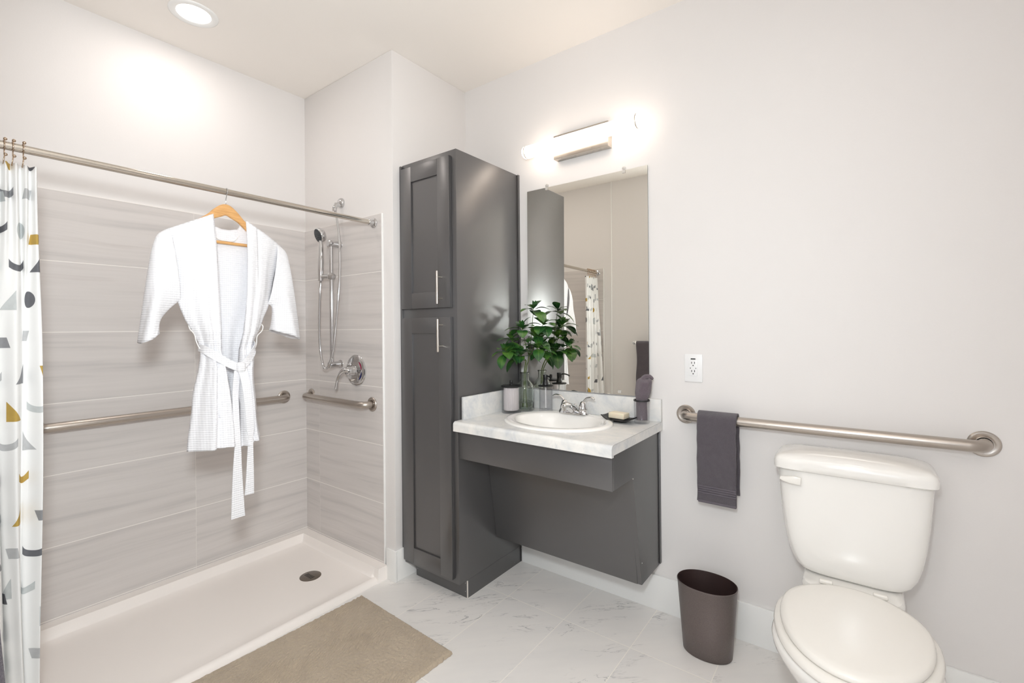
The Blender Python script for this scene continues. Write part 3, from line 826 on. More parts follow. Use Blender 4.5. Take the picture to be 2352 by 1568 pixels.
# collar band: down both front edges and round the back of the neck
mb = MB()
for O, I, f in ((OL, IL, fL), (OR_, IR, fR)):
    def band(s_, t_, O=O, I=I, f=f):
        o, i_ = spline(O, t_), spline(I, t_); w = abs(o[0]-i_[0]); k = min(.9, .046/max(w, .02))
        p = f(1-k*(1-s_), t_); p.x += .0045*min(1, min(s_*8, (1-s_)*8)+.4)
        return p
    mb.grid(band, 6, 90); mb.build('lapel', M['waffle'], rb, smooth=180, solid=.0025); mb = MB()
def nb(s_, t_):
    P = [(XC-.012, -1.342, 1.748), (XC-.016, -1.338, 1.732), (XC-.020, -1.325, 1.714), (XC-.026, -1.285, 1.706), (XC-.020, -1.245, 1.714), (XC-.016, -1.231, 1.730), (XC-.012, -1.227, 1.745)]
    p = V(spline(P, s_)); return p+V((-.002, 0, -.040*t_*sin(pi*s_)-.004*t_))
mb.grid(nb, 30, 5)
mb.build('collar', M['waffle'], rb, smooth=180, solid=.0025)
mb = MB(); mb.tube(smoothpath([(XC-.016, -1.330, 1.690), (XC-.012, -1.312, 1.668), (XC-.010, -1.283, 1.665), (XC-.012, -1.254, 1.668), (XC-.016, -1.232, 1.694)], 20), .0022, 8)
mb.build('hanging_loop', M['piping'], rb, smooth=60)
# belt
def strip(pts, w, up=(0, 0, 1), th=.003, n=24):
    mb = MB(); P = smoothpath(pts, n); rings = []
    for i, p in enumerate(P):
        a, b = P[max(i-1, 0)], P[min(i+1, n)]; t = (b-a).normalized()
        u = V(up); u = (u-t*u.dot(t)).normalized(); nn = t.cross(u)
        ww = w if not callable(w) else w(i/n)
        rings.append([p+u*ww/2+nn*th/2, p-u*ww/2+nn*th/2, p-u*ww/2-nn*th/2, p+u*ww/2-nn*th/2])
    return mb.loft(rings, True, True, True)
mb = strip([(XC-.01, -1.386, 1.232), (XC+.030, -1.384, 1.226), (XC+.056, -1.362, 1.205), (XC+.066, -1.325, 1.178), (XC+.070, -1.290, 1.156), (XC+.072, -1.268, 1.150)], .030)
mb2 = strip([(XC+.072, -1.275, 1.148), (XC+.070, -1.250, 1.162), (XC+.060, -1.222, 1.190), (XC+.040, -1.196, 1.226), (XC-.01, -1.186, 1.244)], .030)
o = mb.build('belt', M['waffle'], rb, smooth=50); 
mb2.build('belt', M['waffle'], rb, smooth=50)
mb = MB(); mb.box(XC+.060, XC+.086, -1.283, -1.250, 1.128, 1.170, .010, 3); mb.build('belt_knot', M['waffle'], rb, smooth=60)
strip([(XC+.076, -1.262, 1.140), (XC+.090, -1.254, 1.08), (XC+.096, -1.246, .98), (XC+.092, -1.240, .87), (XC+.084, -1.238, .78), (XC+.080, -1.238, .70), (XC+.078, -1.240, .632)],
      lambda t: lerp(.034, .024, t) if t < .5 else lerp(.018, .036, (t-.5)*2), (0, 1, 0)).build('belt_tail', M['waffle'], rb, smooth=50)
strip([(XC+.070, -1.278, 1.136), (XC+.070, -1.286, 1.05), (XC+.078, -1.287, .95), (XC+.082, -1.284, .85), (XC+.080, -1.285, .75), (XC+.078, -1.284, .65), (XC+.078, -1.283, .552)],
      lambda t: lerp(.024, .022, t*2) if t < .5 else lerp(.022, .052, (t-.5)*2), (0, 1, 0)).build('belt_tail', M['waffle'], rb, smooth=50)
MB().tube(smoothpath([(XC, -1.424, 1.330), (XC+.003, -1.420, 1.305), (XC+.004, -1.405, 1.284), (XC+.006, -1.399, 1.255), (XC+.01, -1.389, 1.226)], 16), .0022, 8).build('belt_loop', M['piping'], rb, smooth=60)
MB().tube(smoothpath([(XC, -1.160, 1.327), (XC+.004, -1.147, 1.316), (XC+.004, -1.151, 1.294), (XC+.003, -1.168, 1.276), (XC+.003, -1.172, 1.262), (XC+.004, -1.174, 1.24), (XC+.006, -1.182, 1.218)], 20), .0022, 8).build('belt_loop', M['piping'], rb, smooth=60)

# ------------------------------------------------------------------ shower fittings
SB_X = -.862
YT = YE-.008
sb = thing('shower_slide_bar', 'vertical chrome slide bar on the shower end wall', 'slide bar', (SB_X, YT, 1.1))
MB().tube([(SB_X, YT-.055, 1.100), (SB_X, YT-.055, 1.775)], .0105, 20).build('rail', M['chrome'], sb)
for z in (1.783, 1.100):
    mb = MB(); mb.lathe([(.024, 0), (.024, .004), (.018, .008), (.0165, .040), (.0195, .062), (.019, .072), (.016, .075)], (SB_X, YT, z), (0, -1, 0), 26); mb.build('wall_bracket', M['chrome'], sb, smooth=40)
mb = MB(); mb.tube([(SB_X+.012, YT-.055, 1.598), (SB_X-.058, YT-.075, 1.598)], .0125, 18); mb.lathe([(.019, -.014), (.0205, -.008), (.0205, .012), (.019, .016), (.012, .018)], (SB_X, YT-.055, 1.598), V((.5, -1, 0)), 26)
mb.tube([(SB_X-.070, YT-.078, 1.575), (SB_X-.070, YT-.078, 1.618)], .0135, 18)
mb.build('slider', M['chrome'], sb, smooth=40)
# hand shower with hose
HX, HYY = SB_X-.070, YT-.078
hs = thing('hand_shower', 'chrome hand shower with round dark spray face and hose', 'hand shower', (HX, HYY, 1.60))
P = [(HX, HYY, 1.578), (HX, HYY+.001, 1.62), (HX-.001, HYY+.003, 1.66), (HX-.003, HYY+.005, 1.71), (HX-.006, HYY+.007, 1.76), (HX-.011, HYY+.008, 1.806)]
mb = MB(); mb.tube(smoothpath(P, 30), [lerp(.0115, .0155, min(1, i/8)) if i < 9 else (lerp(.0155, .0160, (i-8)/8) if i < 17 else lerp(.016, .009, (i-16)/14)) for i in range(31)], 20)
mb.build('handle', M['chrome'], hs, smooth=60)
hd = V((-.10, -.93, -.35)).normalized()
hc = V((HX-.020, HYY+.006, 1.838))
mb = MB(); mb.lathe([(0, -.034), (.016, -.032), (.032, -.024), (.041, -.012), (.043, 0), (.042, .008), (.038, .010)], hc, hd, 36, cap1=False); mb.build('head_shell', M['chrome'], hs, smooth=60)
mb = MB(); mb.lathe([(.0385, .006), (.0385, .010), (.030, .012), (0, .0135)], hc, hd, 36, cap0=False); o = mb.build('spray_face', M['grey_face'], hs, smooth=60); o['label'] = 'dark grey spray face with nozzles'
mb = MB()
u_ = hd.cross(V((0, 0, 1))).normalized(); w_ = u_.cross(hd)
for r_, k_ in ((.012, 6), (.022, 10), (.031, 14)):
    for k in range(k_):
        a = 2*pi*k/k_; mb.lathe([(.0017, 0), (.0012, .0022)], hc+hd*(.0112 if r_ > .02 else .0125)+u_*r_*cos(a)+w_*r_*sin(a), hd, 8, cap0=False)
build_each(mb, 'nozzle', M['black'], o)
EL = (-.852, 2.010)
hose = [(HX, HYY, 1.575), (HX-.004, HYY-.003, 1.50), (HX-.014, HYY-.002, 1.38), (HX-.018, HYY, 1.25), (HX-.004, HYY+.002, 1.14), (SB_X-.022, HYY-.010, 1.080), (SB_X+.018, HYY-.006, 1.105), (SB_X+.040, HYY+.006, 1.19), (SB_X+.046, HYY+.02, 1.33),
        (SB_X+.058, HYY+.03, 1.50), (SB_X+.060, HYY+.038, 1.66), (SB_X+.044, HYY+.045, 1.82), (SB_X+.018, HYY+.046, 1.94), (EL[0], YT-.038, 1.985)]
pts = smoothpath(hose, 420)
mb = MB(); mb.tube(pts, [.0062+(.0007 if i % 2 else -.0004) for i in range(421)], 12); o = mb.build('hose', M['chrome'], hs, smooth=60)
se = thing('shower_supply_elbow', 'chrome wall outlet feeding the shower hose', 'wall outlet fitting', (EL[0], YE, EL[1]))
MB().lathe([(.028, 0), (.029, .004), (.026, .012), (.018, .020), (.010, .024), (0, .025)], (EL[0], YE, EL[1]+.012), (0, -1, 0), 28).build('flange', M['chrome'], se, smooth=60)
mb = MB(); mb.tube([(EL[0], YE-.010, EL[1]), (EL[0], YE-.036, EL[1]-.004), (EL[0], YE-.046, EL[1]-.026)], [.014, .013, .0115], 16); mb.lathe([(.0115, 0), (.0125, .004), (.0125, .016), (.0095, .018)], (EL[0], YE-.046, EL[1]-.042), n=8)
mb.build('elbow', M['chrome'], se, smooth=40)
# mixing valve
VX, VZ = -.712, 1.071
sv = thing('shower_valve', 'round chrome shower mixing valve with curved lever', 'shower valve', (VX, YT, VZ))
MB().lathe([(.086, 0), (.087, .004), (.082, .010), (.070, .0135), (.045, .016), (.030, .017)], (VX, YT, VZ), (0, -1, 0), 56).build('escutcheon', M['chrome'], sv, smooth=50)
MB().lathe([(.027, .012), (.027, .030), (.024, .034), (.024, .060), (.020, .064)], (VX, YT, VZ), (0, -1, 0), 32).build('hub', M['chrome'], sv, smooth=40)
mb = MB(); P = [(VX+.004, YT-.052, VZ+.004), (VX-.010, YT-.070, VZ+.004), (VX-.030, YT-.082, VZ-.014), (VX-.048, YT-.086, VZ-.045), (VX-.058, YT-.088, VZ-.080), (VX-.062, YT-.090, VZ-.105)]
mb.tube(smoothpath(P, 22), [.021, .021, .020, .0195, .019, .018, .017, .0155, .014, .013, .012, .0115, .011, .0105, .010, .0098, .0096, .0096, .0096, .0094, .009, .007, .004], 20, flat=.75)
mb.build('lever', M['chrome'], sv, smooth=60)
def arcmark(a0, a1, name, mat):
    mb = MB(); R0 = []
    for k in range(13):
        a = lerp(a0, a1, k/12); w = .004*sin(pi*k/12)+.0008
        R0.append([V((VX+(.064-w)*cos(a), YT-.0158, VZ+(.064-w)*sin(a))), V((VX+(.064+w)*cos(a), YT-.0152, VZ+(.064+w)*sin(a)))])
    mb.loft(R0, False); return mb.build(name, mat, sv)
arcmark(radians(5), radians(50), 'hot_mark', M['red'])['label'] = 'red hot mark'
arcmark(radians(-50), radians(-5), 'cold_mark', M['blue'])['label'] = 'dark blue cold mark'

# ------------------------------------------------------------------ wall outlet
ol = thing('wall_outlet', 'white duplex wall outlet between mirror and grab bar', 'outlet', (.936, 0, 1.114))
OX, OZ = .936, 1.114
MB().box(OX-.038, OX+.038, -.006, -.0005, OZ-.061, OZ+.061, .0025).build('cover_plate', M['plastic_white'], ol)
o = MB().box(OX-.0165, OX+.0165, -.0085, -.0055, OZ-.034, OZ+.034, .0008).build('receptacle', M['plastic_white'], ol)
mb = MB()
mb.box(OX-.0105, OX+.0095, -.0068, -.0058, OZ+.0375, OZ+.0425)
for dz in (.017, -.019):
    for dx in (-.0062, .0062): mb.box(OX+dx-.0013, OX+dx+.0013, -.0089, -.0084, OZ+dz+.002, OZ+dz+.0105)
    mb.lathe([(.0026, 0), (.0026, .0004)], (OX, -.0085, OZ+dz-.0055), (0, -1, 0), 12)
for dx in (-.0115, .0115): mb.box(OX+dx-.0012, OX+dx+.0012, -.0089, -.0084, OZ-.003, OZ+.002)
build_each(mb, 'slot', M['slot'], ol)

# ------------------------------------------------------------------ hand towel on grab bar
ht = thing('hand_towel', 'folded charcoal hand towel draped on the grab bar behind the toilet', 'towel', (1.045, -.058, .91))
def drape(x0, x1, yb, zb, rr, zf, zk, seed, th, bow=.0):
    """cross-section over a bar at (yb,zb) radius rr; front ends at zf, back at zk"""
    prof = []
    for k in range(26): prof.append((yb-rr-.002-bow*sin(pi*(1-k/26))*.5, lerp(zf, zb, k/26)))
    for k in range(13): a = pi-pi*k/12; prof.append((yb+rr*cos(a), zb+rr*sin(a)))
    for k in range(1, 21): prof.append((yb+rr, lerp(zb, zk, k/20)))
    def f(u, v):
        i = v*(len(prof)-1); j = min(int(i), len(prof)-2); w = i-j
        y, z = lerp(prof[j][0], prof[j+1][0], w), lerp(prof[j][1], prof[j+1][1], w)
        x = lerp(x0, x1, u); d = noise.noise(V((x*14, z*9, seed)))*.004+noise.noise(V((x*60, z*60, seed)))*.0012
        s_ = -1 if y < yb else 1
        k = min(1, abs(z-zb)*6) if z < zb else 0
        yy = y+s_*abs(d)*k*.9+ (d*.3*k)
        return V((x+.003*noise.noise(V((z*22, u*3, seed+4)))*(1 if abs(u-.5) > .45 else .3), yy, z+(.002*sin(u*5+seed) if v < .03 or v > .97 else 0)))
    return f
mb = MB(); mb.grid(drape(.972, 1.122, -.058, .909, .0245, .570, .600, 2.2, .008, .01), 30, 110)
mb.build('terry_cloth', M['towel'], ht, smooth=180, solid=.0085, offset=1)
mb = MB(); mb.grid(drape(.978, 1.118, -.058, .909, .0350, .586, .625, 5.1, .006, .01), 22, 90)
mb.build('inner_layer', M['towel'], ht, smooth=180, solid=.004, offset=1) if False else mb.bm.free()
mb = MB()
for i, (za, zb2) in enumerate(((.606, .612), (.615, .621), (.624, .630), (.633, .639))): mb.box(.9735, 1.1215, -.0985, -.088, za, zb2, .002)
o = mb.build('woven_band', M['towel_band'], ht); o['label'] = 'smooth woven stripes near the hem'
MB().box(.974, 1.121, -.0965, -.084, .5665, .578, .003).build('hem', M['towel_band'], ht)

# ------------------------------------------------------------------ towel bar and bath towel on the wall opposite the mirror
tb = thing('towel_bar', 'chrome towel bar on the wall opposite the mirror', 'towel bar', (.07, YO, 1.18))
MB().tube([(-.145, YO+.062, 1.180), (.36, YO+.062, 1.180)], .0085, 16).build('bar', M['chrome'], tb)
for x in (-.150, .365):
    mb = MB(); mb.lathe([(.022, 0), (.022, .006), (.013, .010), (.011, .050), (.014, .058), (.014, .072), (.010, .075)], (x, YO, 1.180), (0, 1, 0), 24); mb.build('post', M['chrome'], tb, smooth=40)
bt = thing('bath_towel', 'large charcoal bath towel hanging from the chrome bar opposite the mirror', 'towel', (.08, YO+.062, 1.18))
def bath(u, v):
    x = lerp(-.118, .27, u)
    zt, zf, zk = 1.180, .40, .50; yb = YO+.062; rr = .017
    L1, L2, L3 = zt-zf, pi*rr, zt-zk; s_ = v*(L1+L2+L3)
    if s_ < L1:
        z = zf+s_; fl = ((zt-z)/(zt-zf)); y = yb+rr+.004+.029*fl**2.0+.010*sin(u*13+fl*2)*fl*fl
    elif s_ < L1+L2:
        a = (s_-L1)/rr; y = yb+(rr+.004*(1-a/pi))*cos(a); z = zt+rr*sin(a)
    else: z = zt-(s_-L1-L2); y = yb-rr-.004*(zt-z)+.004*sin(u*9)*(zt-z)
    return V((x+.004*sin(z*20)*(1 if u < .02 else 0), y, z))
mb = MB(); mb.grid(bath, 40, 120); mb.build('terry_cloth', M['towel'], bt, smooth=180, solid=.008, offset=0)

# ------------------------------------------------------------------ toilet
TX = 1.490
tl = thing('toilet', 'white two-piece toilet with closed lid under the long grab bar', 'toilet', (TX, -.42, 0))
def trr(w, y0, y1, z, p=5, n=56, dip=0):
    cy_, b = (y0+y1)/2, abs(y1-y0)/2
    return [V((TX+x, y, z)) for x, y in sup(w, b, p, n, 0, cy_)]
mb = MB(); rings = []
for w, y0, z in ((.095, -.165, .428), (.125, -.178, .431), (.146, -.188, .440), (.163, -.195, .458), (.176, -.199, .485), (.187, -.202, .525), (.197, -.204, .58), (.206, -.205, .66), (.212, -.206, .74), (.216, -.206, .796)):
    rings.append(trr(w, y0, -.014, z, 5.5))
mb.loft(rings, True, True, True); mb.build('tank', M['porcelain'], tl, smooth=50)
mb = MB(); rings = []
for w, y0, z in ((.218, -.214, .788), (.224, -.220, .792), (.2245, -.2205, .812), (.222, -.218, .822), (.216, -.212, .829), (.206, -.201, .834), (.19, -.183, .8365)):
    rings.append(trr(w, y0, -.010, z, 8))
# crown the top
top = []
for p in rings[-1]: top.append(V((TX+(p.x-TX)*.82, -.105+(p.y+.105)*.72, .8415)))
rings.append(top); rings.append([V((TX+(p.x-TX)*.3, -.105+(p.y+.105)*.3, .843)) for p in rings[-2]])
for ring in rings[2:]:
    for p in ring:
        fr_ = max(0, 1-abs(p.x-TX)/.23); p.z += .008*fr_*(2-fr_)*(1 if ring is not rings[2] else 0)*min(1, max(0, (-.0-p.y)/.05))
mb.loft(rings, True, True, True); mb.build('tank_lid', M['porcelain'], tl, smooth=55)
mb = MB()
mb.prism([(1.287, .754), (1.299, .748), (1.318, .743), (1.352, .741), (1.354, .768), (1.330, .770), (1.309, .766), (1.290, .764)], 'y', -.224, -.214, .003)
mb.tube([(1.335, -.216, .756), (1.335, -.203, .756)], .010, 14)
mb.build('flush_lever', M['seat_plastic'], tl, smooth=40)
# seat and lid outline (elongated)
def seat_ring(k, z, yo=0.0, wk=.178, yb=-.246, yf=-.716, n=64):
    cy_ = -.446; out = []
    for i in range(n):
        a = 2*pi*i/n; x = wk*k*cos(a)
        s_ = sin(a)
        if s_ >= 0: y = cy_+(yb-cy_)*-1*-s_**.80 if False else cy_+(yb-cy_)*(s_**.82); x *= 1-.10*max(0, s_)**2.2
        else: y = cy_+(cy_-yf)*s_*k
        out.append(V((TX+x+.006, y if s_ < 0 else cy_+(y-cy_)*k, z)))
    return out
mb = MB(); mb.loft([seat_ring(.97, .424), seat_ring(1.0, .427), seat_ring(1.01, .434), seat_ring(1.0, .441), seat_ring(.965, .4455), seat_ring(.90, .4475), seat_ring(.6, .449), seat_ring(.2, .4495)], True, True, True)
mb.build('lid', M['seat_plastic'], tl, smooth=60)
mb = MB(); mb.loft([seat_ring(1.01, .402, wk=.188, yf=-.730), seat_ring(1.045, .405, wk=.186, yf=-.728), seat_ring(1.055, .413, wk=.186, yf=-.728), seat_ring(1.03, .421, wk=.186, yf=-.728), seat_ring(.97, .424, wk=.186, yf=-.728)], True, True, True)
mb.build('seat', M['seat_plastic'], tl, smooth=60)
def bowl_ring(w, yb, yf, z, n=56):
    cy_ = (yb*0.45+yf*0.55); out = []
    for i in range(n):
        a = 2*pi*i/n; s_ = sin(a)
        y = cy_+(yb-cy_)*(max(s_, 0)**.8) if s_ >= 0 else cy_+(cy_-yf)*s_
        out.append(V((TX+w*cos(a)+.004, y, z)))
    return out
mb = MB(); mb.loft([bowl_ring(.105, -.16, -.60, 0), bowl_ring(.108, -.16, -.605, .012), bowl_ring(.098, -.16, -.58, .03), bowl_ring(.094, -.15, -.56, .10), bowl_ring(.105, -.14, -.59, .19), bowl_ring(.140, -.15, -.65, .27),
                   bowl_ring(.175, -.19, -.705, .335), bowl_ring(.192, -.22, -.725, .375), bowl_ring(.194, -.225, -.729, .392), bowl_ring(.188, -.23, -.722, .400)], True, True, True)
mb.build('bowl', M['porcelain'], tl, smooth=60)
mb = MB(); mb.loft([[V((TX+x, y, z)) for x, y in sup(w, .115, 7, 44, 0, -.150)] for w, z in ((.075, .20), (.10, .30), (.128, .36), (.136, .385), (.138, .418), (.130, .4275))], True, True, True)
mb.build('tank_shelf', M['porcelain'], tl, smooth=50)
for s_ in (-1, 1):
    mb = MB(); mb.box(TX+.004+s_*.072-.019, TX+.004+s_*.072+.019, -.240, -.224, .4285, .441, .004, 3); mb.build('hinge', M['seat_plastic'], tl, smooth=50)
mb = MB()
mb.lathe([(.024, 0), (.024, .005), (.010, .008), (.010, .05), (.014, .052), (.014, .074), (.004, .078)], (1.285, 0, .215), (0, -1, 0), 20)
mb.build('supply_valve', M['seat_plastic'], tl, smooth=40)

# ------------------------------------------------------------------ waste bin
BX, BY = 1.022, -.158
wb = thing('waste_bin', 'oval dark bronze metallic waste bin beside the toilet', 'waste bin', (BX, BY, 0))
def bin_ring(a_, b_, z, n=64): return [V((BX+x, BY+y, z)) for x, y in sup(a_, b_, 2.15, n)]
mb = MB(); mb.loft([bin_ring(.089, .068, .0), bin_ring(.092, .071, .002), bin_ring(.101, .078, .12), bin_ring(.112, .086, .268), bin_ring(.1135, .0875, .270), bin_ring(.1135, .0875, .2745), bin_ring(.111, .085, .2755)], True, True, False)
mb.build('shell', M['bin'], wb, smooth=60)
mb = MB(); mb.loft([bin_ring(.111, .085, .2755), bin_ring(.1095, .0835, .270), bin_ring(.099, .076, .12), bin_ring(.088, .067, .006)], True, False, True)
mb.build('inner_wall', M['bin_in'], wb, smooth=60)

# ------------------------------------------------------------------ bath mat
MT = V((-.122, -1.24, 0))
def matpt(u, v):
    x = lerp(-.316, .316, u); y = lerp(-.48, .48, v); a = radians(-2.3)
    e = min(u*.632, (1-u)*.632, v*.96, (1-v)*.96)
    z = .013*min(1, (e/.008))**.5 if e > 0 else 0
    k = min(1, e/.012)
    nz = noise.noise(V((x*90, y*90, 1)))*.0022+noise.noise(V((x*30, y*30, 4)))*.0022
    q = x+.45*y
    clump = max(0, noise.noise(V((x*5, y*5, 9)))+.18)
    nz += clump*.0042*sin(q*520+6*noise.noise(V((x*20, y*20, 2))))
    ed = .0035*noise.noise(V((x*70, y*70, 7)))*(1 if e < .004 else 0)
    X_, Y_ = x+ed, y+ed
    return V((MT.x+X_*cos(a)-Y_*sin(a), MT.y+X_*sin(a)+Y_*cos(a), .003+z+nz*k if e > 0 else .001))
mb = MB(); mb.grid(matpt, 300, 420)
bmx = mb.build('bath_mat', M['mat'], origin=MT, smooth=180)
tag(bmx, 'taupe shaggy bath mat on the floor along the shower pan', 'bath mat')

# ------------------------------------------------------------------ things on the countertop
Z0 = CT+.0005
JX, JY = .088, -.205
jr = thing('storage_jar', 'ribbed clear storage jar with black lid beside the tall cabinet', 'jar', (JX, JY, Z0))
mb = MB(); mb.lathe([(.047, 0), (.049, .003), (.049, .132), (.0455, .132), (.0455, .012), (0, .012)], (JX, JY, Z0), n=48); mb.build('outer_wall', M['acrylic'], jr, smooth=40)
mb = MB(); mb.lathe([(.036, .014), (.0385, .017), (.0385, .129), (.0365, .129), (.0365, .019), (0, .019)], (JX, JY, Z0), n=120, ribs=24, rib=.022); mb.build('ribbed_liner', M['frosted'], jr, smooth=60)
mb = MB(); mb.lathe([(.0505, .1325), (.051, .134), (.051, .1385), (.049, .1405), (.008, .1410), (.0072, .150), (.0085, .153), (.0085, .164), (.0070, .166), (0, .166)], (JX, JY, Z0), n=40); o = mb.build('lid', M['black'], jr, smooth=40); o['label'] = 'matte black lid with knob'

VX2, VY2 = .097, -.098
vs = thing('glass_vase', 'clear green-tinted bottle vase holding a leafy branch', 'vase', (VX2, VY2, Z0))
mb = MB()
outer = [(.044, 0), (.0475, .003), (.048, .012), (.048, .105), (.0465, .122), (.040, .138), (.029, .150), (.0235, .157), (.0225, .166), (.0225, .190), (.0255, .192), (.026, .196), (.0245, .198)]
inner = [(.0225, .197), (.0200, .190), (.0200, .164), (.0215, .154), (.028, .146), (.038, .134), (.0435, .119), (.0445, .105), (.0445, .016), (.042, .010), (0, .009)]
mb.lathe(outer+inner, (VX2, VY2, Z0), n=56); mb.build('glass', M['glass_green'], vs, smooth=50)
mb = MB(); mb.lathe([(0, .0095), (.0415, .0105), (.0440, .0165), (.0440, .042), (0, .042)], (VX2, VY2, Z0), n=56); mb.build('water', M['water'], vs, smooth=40)

# plant branch: stems, whorls of leaves
plb = thing('leafy_branch', 'branches with glossy green leaves standing in the bottle vase', 'plant', (VX2, VY2, Z0+.012))
tips = [(.180, -.130, 1.400), (.150, -.195, 1.300), (.050, -.150, 1.240), (.070, -.235, 1.185), (.190, -.120, 1.250), (.120, -.165, 1.165), (.235, -.165, 1.205), (.225, -.110, 1.320), (.205, -.075, 1.180)]
neckp = V((VX2, VY2, Z0+.195))
mb = MB(); forks = [V((VX2+.018, VY2-.010, 1.125)), V((VX2+.045, VY2-.02, 1.150))]
mb.tube(smoothpath([(VX2-.012, VY2+.004, Z0+.014), (VX2-.006, VY2+.002, Z0+.10), (VX2-.002, VY2, Z0+.20), tuple(forks[0])], 16), .0030, 8)
mb.tube(smoothpath([(VX2+.010, VY2, Z0+.014), (VX2+.006, VY2, Z0+.11), (VX2+.008, VY2, Z0+.20), tuple(forks[1])], 16), .0026, 8)
leaves = MB(); leaves.uv = leaves.bm.loops.layers.uv.new('UVMap')
def leaf(base, d, up, L, W, droop):
    d = V(d).normalized(); side = d.cross(V(up)).normalized(); upv = side.cross(d).normalized()
    rows = []; n = 9
    for i in range(n+1):
        t = i/n; w = W*.5*(sin(pi*min(1, t*.98+.02)**1.15)**.75 if t > .04 else .06)
        if t == 0: w = .0012
        c_ = base+d*L*t+upv*(L*(.10*sin(pi*t)-droop*t*t))
        row = [c_+side*w*k+upv*(abs(k)*w*.16) for k in (-1, -.5, 0, .5, 1)]
        rows.append(row)
    vs_ = [[leaves.bm.verts.new(p) for p in r] for r in rows]
    for i in range(n):
        for j in range(4):
            f = leaves.bm.faces.new((vs_[i][j], vs_[i][j+1], vs_[i+1][j+1], vs_[i+1][j]))
            for lp, (a, b) in zip(f.loops, ((i, j), (i, j+1), (i+1, j+1), (i+1, j))): lp[leaves.uv].uv = (b/4, a/n)
rnd = random.Random(11)
for ti, tp in enumerate(tips):
    tp = V(tp); fk = forks[0] if tp.x < .15 else forks[1]
    mid = (fk+tp)/2+V((0, 0, -.012))
    mb.tube(smoothpath([tuple(fk), tuple(mid), tuple(tp)], 10), [lerp(.0022, .0013, i/10) for i in range(11)], 8)
    axis = (tp-mid).normalized()*.6+V((0, 0, .6)); axis.normalize()
    nl = 9 if ti else 7
    a0 = rnd.random()*6
    sx_ = axis.cross(V((0, 1, .2))).normalized(); sy_ = axis.cross(sx_)
    for k in range(nl):
        a = a0+k*2.4; tier = k/nl
        el = lerp(-.30, .75, tier)+rnd.uniform(-.12, .12)
        d = (sx_*cos(a)+sy_*sin(a))*cos(el)+axis*sin(el)
        L = lerp(.096, .058, tier)*rnd.uniform(.88, 1.12)
        b = tp-axis*(.018*(1-tier))
        if b.y+d.y*L > -.022: d.y = -abs(d.y)*.3
        if b.x+d.x*L < .015: d.x = abs(d.x)*.3
        leaf(b+d*.004, d, (0, 0, 1), L, L*.66, lerp(.22, .02, tier))
    for k in range(2):
        d = axis+V((rnd.uniform(-.4, .4), rnd.uniform(-.4, .2), .2)); leaf(tp, d, (0, 1, 0), .040, .018, 0)
leaves.build('foliage', M['leaf'], plb, smooth=180)
mb.build('stems', M['stem'], plb, smooth=60)

DX, DY = .218, -.082
sd = thing('soap_dispenser', 'clear soap dispenser with black pump behind the sink', 'soap dispenser', (DX, DY, Z0))
mb = MB(); mb.lathe([(.033, 0), (.0345, .003), (.0345, .130), (.0315, .130), (.0315, .014), (0, .012)], (DX, DY, Z0), n=48); mb.build('bottle', M['acrylic'], sd, smooth=40)
mb = MB(); mb.lathe([(.0385, .1305), (.0388, .132), (.0388, .1355), (.037, .137), (.016, .1375), (.0155, .150), (.0125, .154), (.0120, .168), (.0125, .170), (.0130, .188), (.0120, .190), (0, .190)], (DX, DY, Z0), n=36)
mb.tube(smoothpath([(DX+.008, DY-.004, Z0+.182), (DX+.026, DY-.012, Z0+.184), (DX+.044, DY-.020, Z0+.178), (DX+.050, DY-.023, Z0+.172)], 12), .0036, 10)
o = mb.build('pump', M['black'], sd, smooth=45); o['label'] = 'matte black pump and cap'
MB().tube([(DX, DY, Z0+.018), (DX, DY, Z0+.130)], .0035, 10).build('dip_tube', M['line'], sd)

# soap dish and soap
dh = thing('soap_dish', 'black slatted soap dish with upturned ends on the countertop', 'soap dish', (.640, -.105, Z0))
ang = radians(-3)
def dpt(u, v, z):
    x = (u-.5)*.150; y = (v-.5)*.100
    return V((.640+x*cos(ang)-y*sin(ang), -.112+x*sin(ang)+y*cos(ang), z))
mb = MB()
def dish_surf(u, v):
    e = abs(u-.5)*2; z = Z0+.010+.018*max(0, (e-.45)/.55)**1.6+.004*(abs(v-.5)*2)**3
    k = 1-.30*max(0, e-.5)
    return dpt(u, .5+(v-.5)*k, z)
mb.grid(dish_surf, 36, 20)
mb.build('tray', M['black'], dh, smooth=60, solid=.0035)
mb = MB()
for i in range(7):
    v = .2+i*.1; mb.tube([dpt(.28, v, Z0+.0115), dpt(.72, v, Z0+.0115)], .0016, 6)
mb.tube([dpt(.35, .3, Z0+.0045), dpt(.65, .3, Z0+.0045)], .0045, 10); mb.tube([dpt(.35, .7, Z0+.0045), dpt(.65, .7, Z0+.0045)], .0045, 10)
build_each(mb, 'rib', M['black'], dh, smooth=60)
sbm = MB(); sbm.box(-.040, .040, -.027, .027, 0, .026, .004, 3)
bmesh.ops.rotate(sbm.bm, verts=sbm.bm.verts, cent=(0, 0, 0), matrix=Matrix.Rotation(radians(-6), 3, 'Z'))
bmesh.ops.translate(sbm.bm, verts=sbm.bm.verts, vec=(.628, -.100, Z0+.0135))
so = sbm.build('soap_bar', M['soap'], origin=(.628, -.100, Z0+.0135), smooth=50); tag(so, 'cream rectangular bar of soap on the black dish', 'soap')

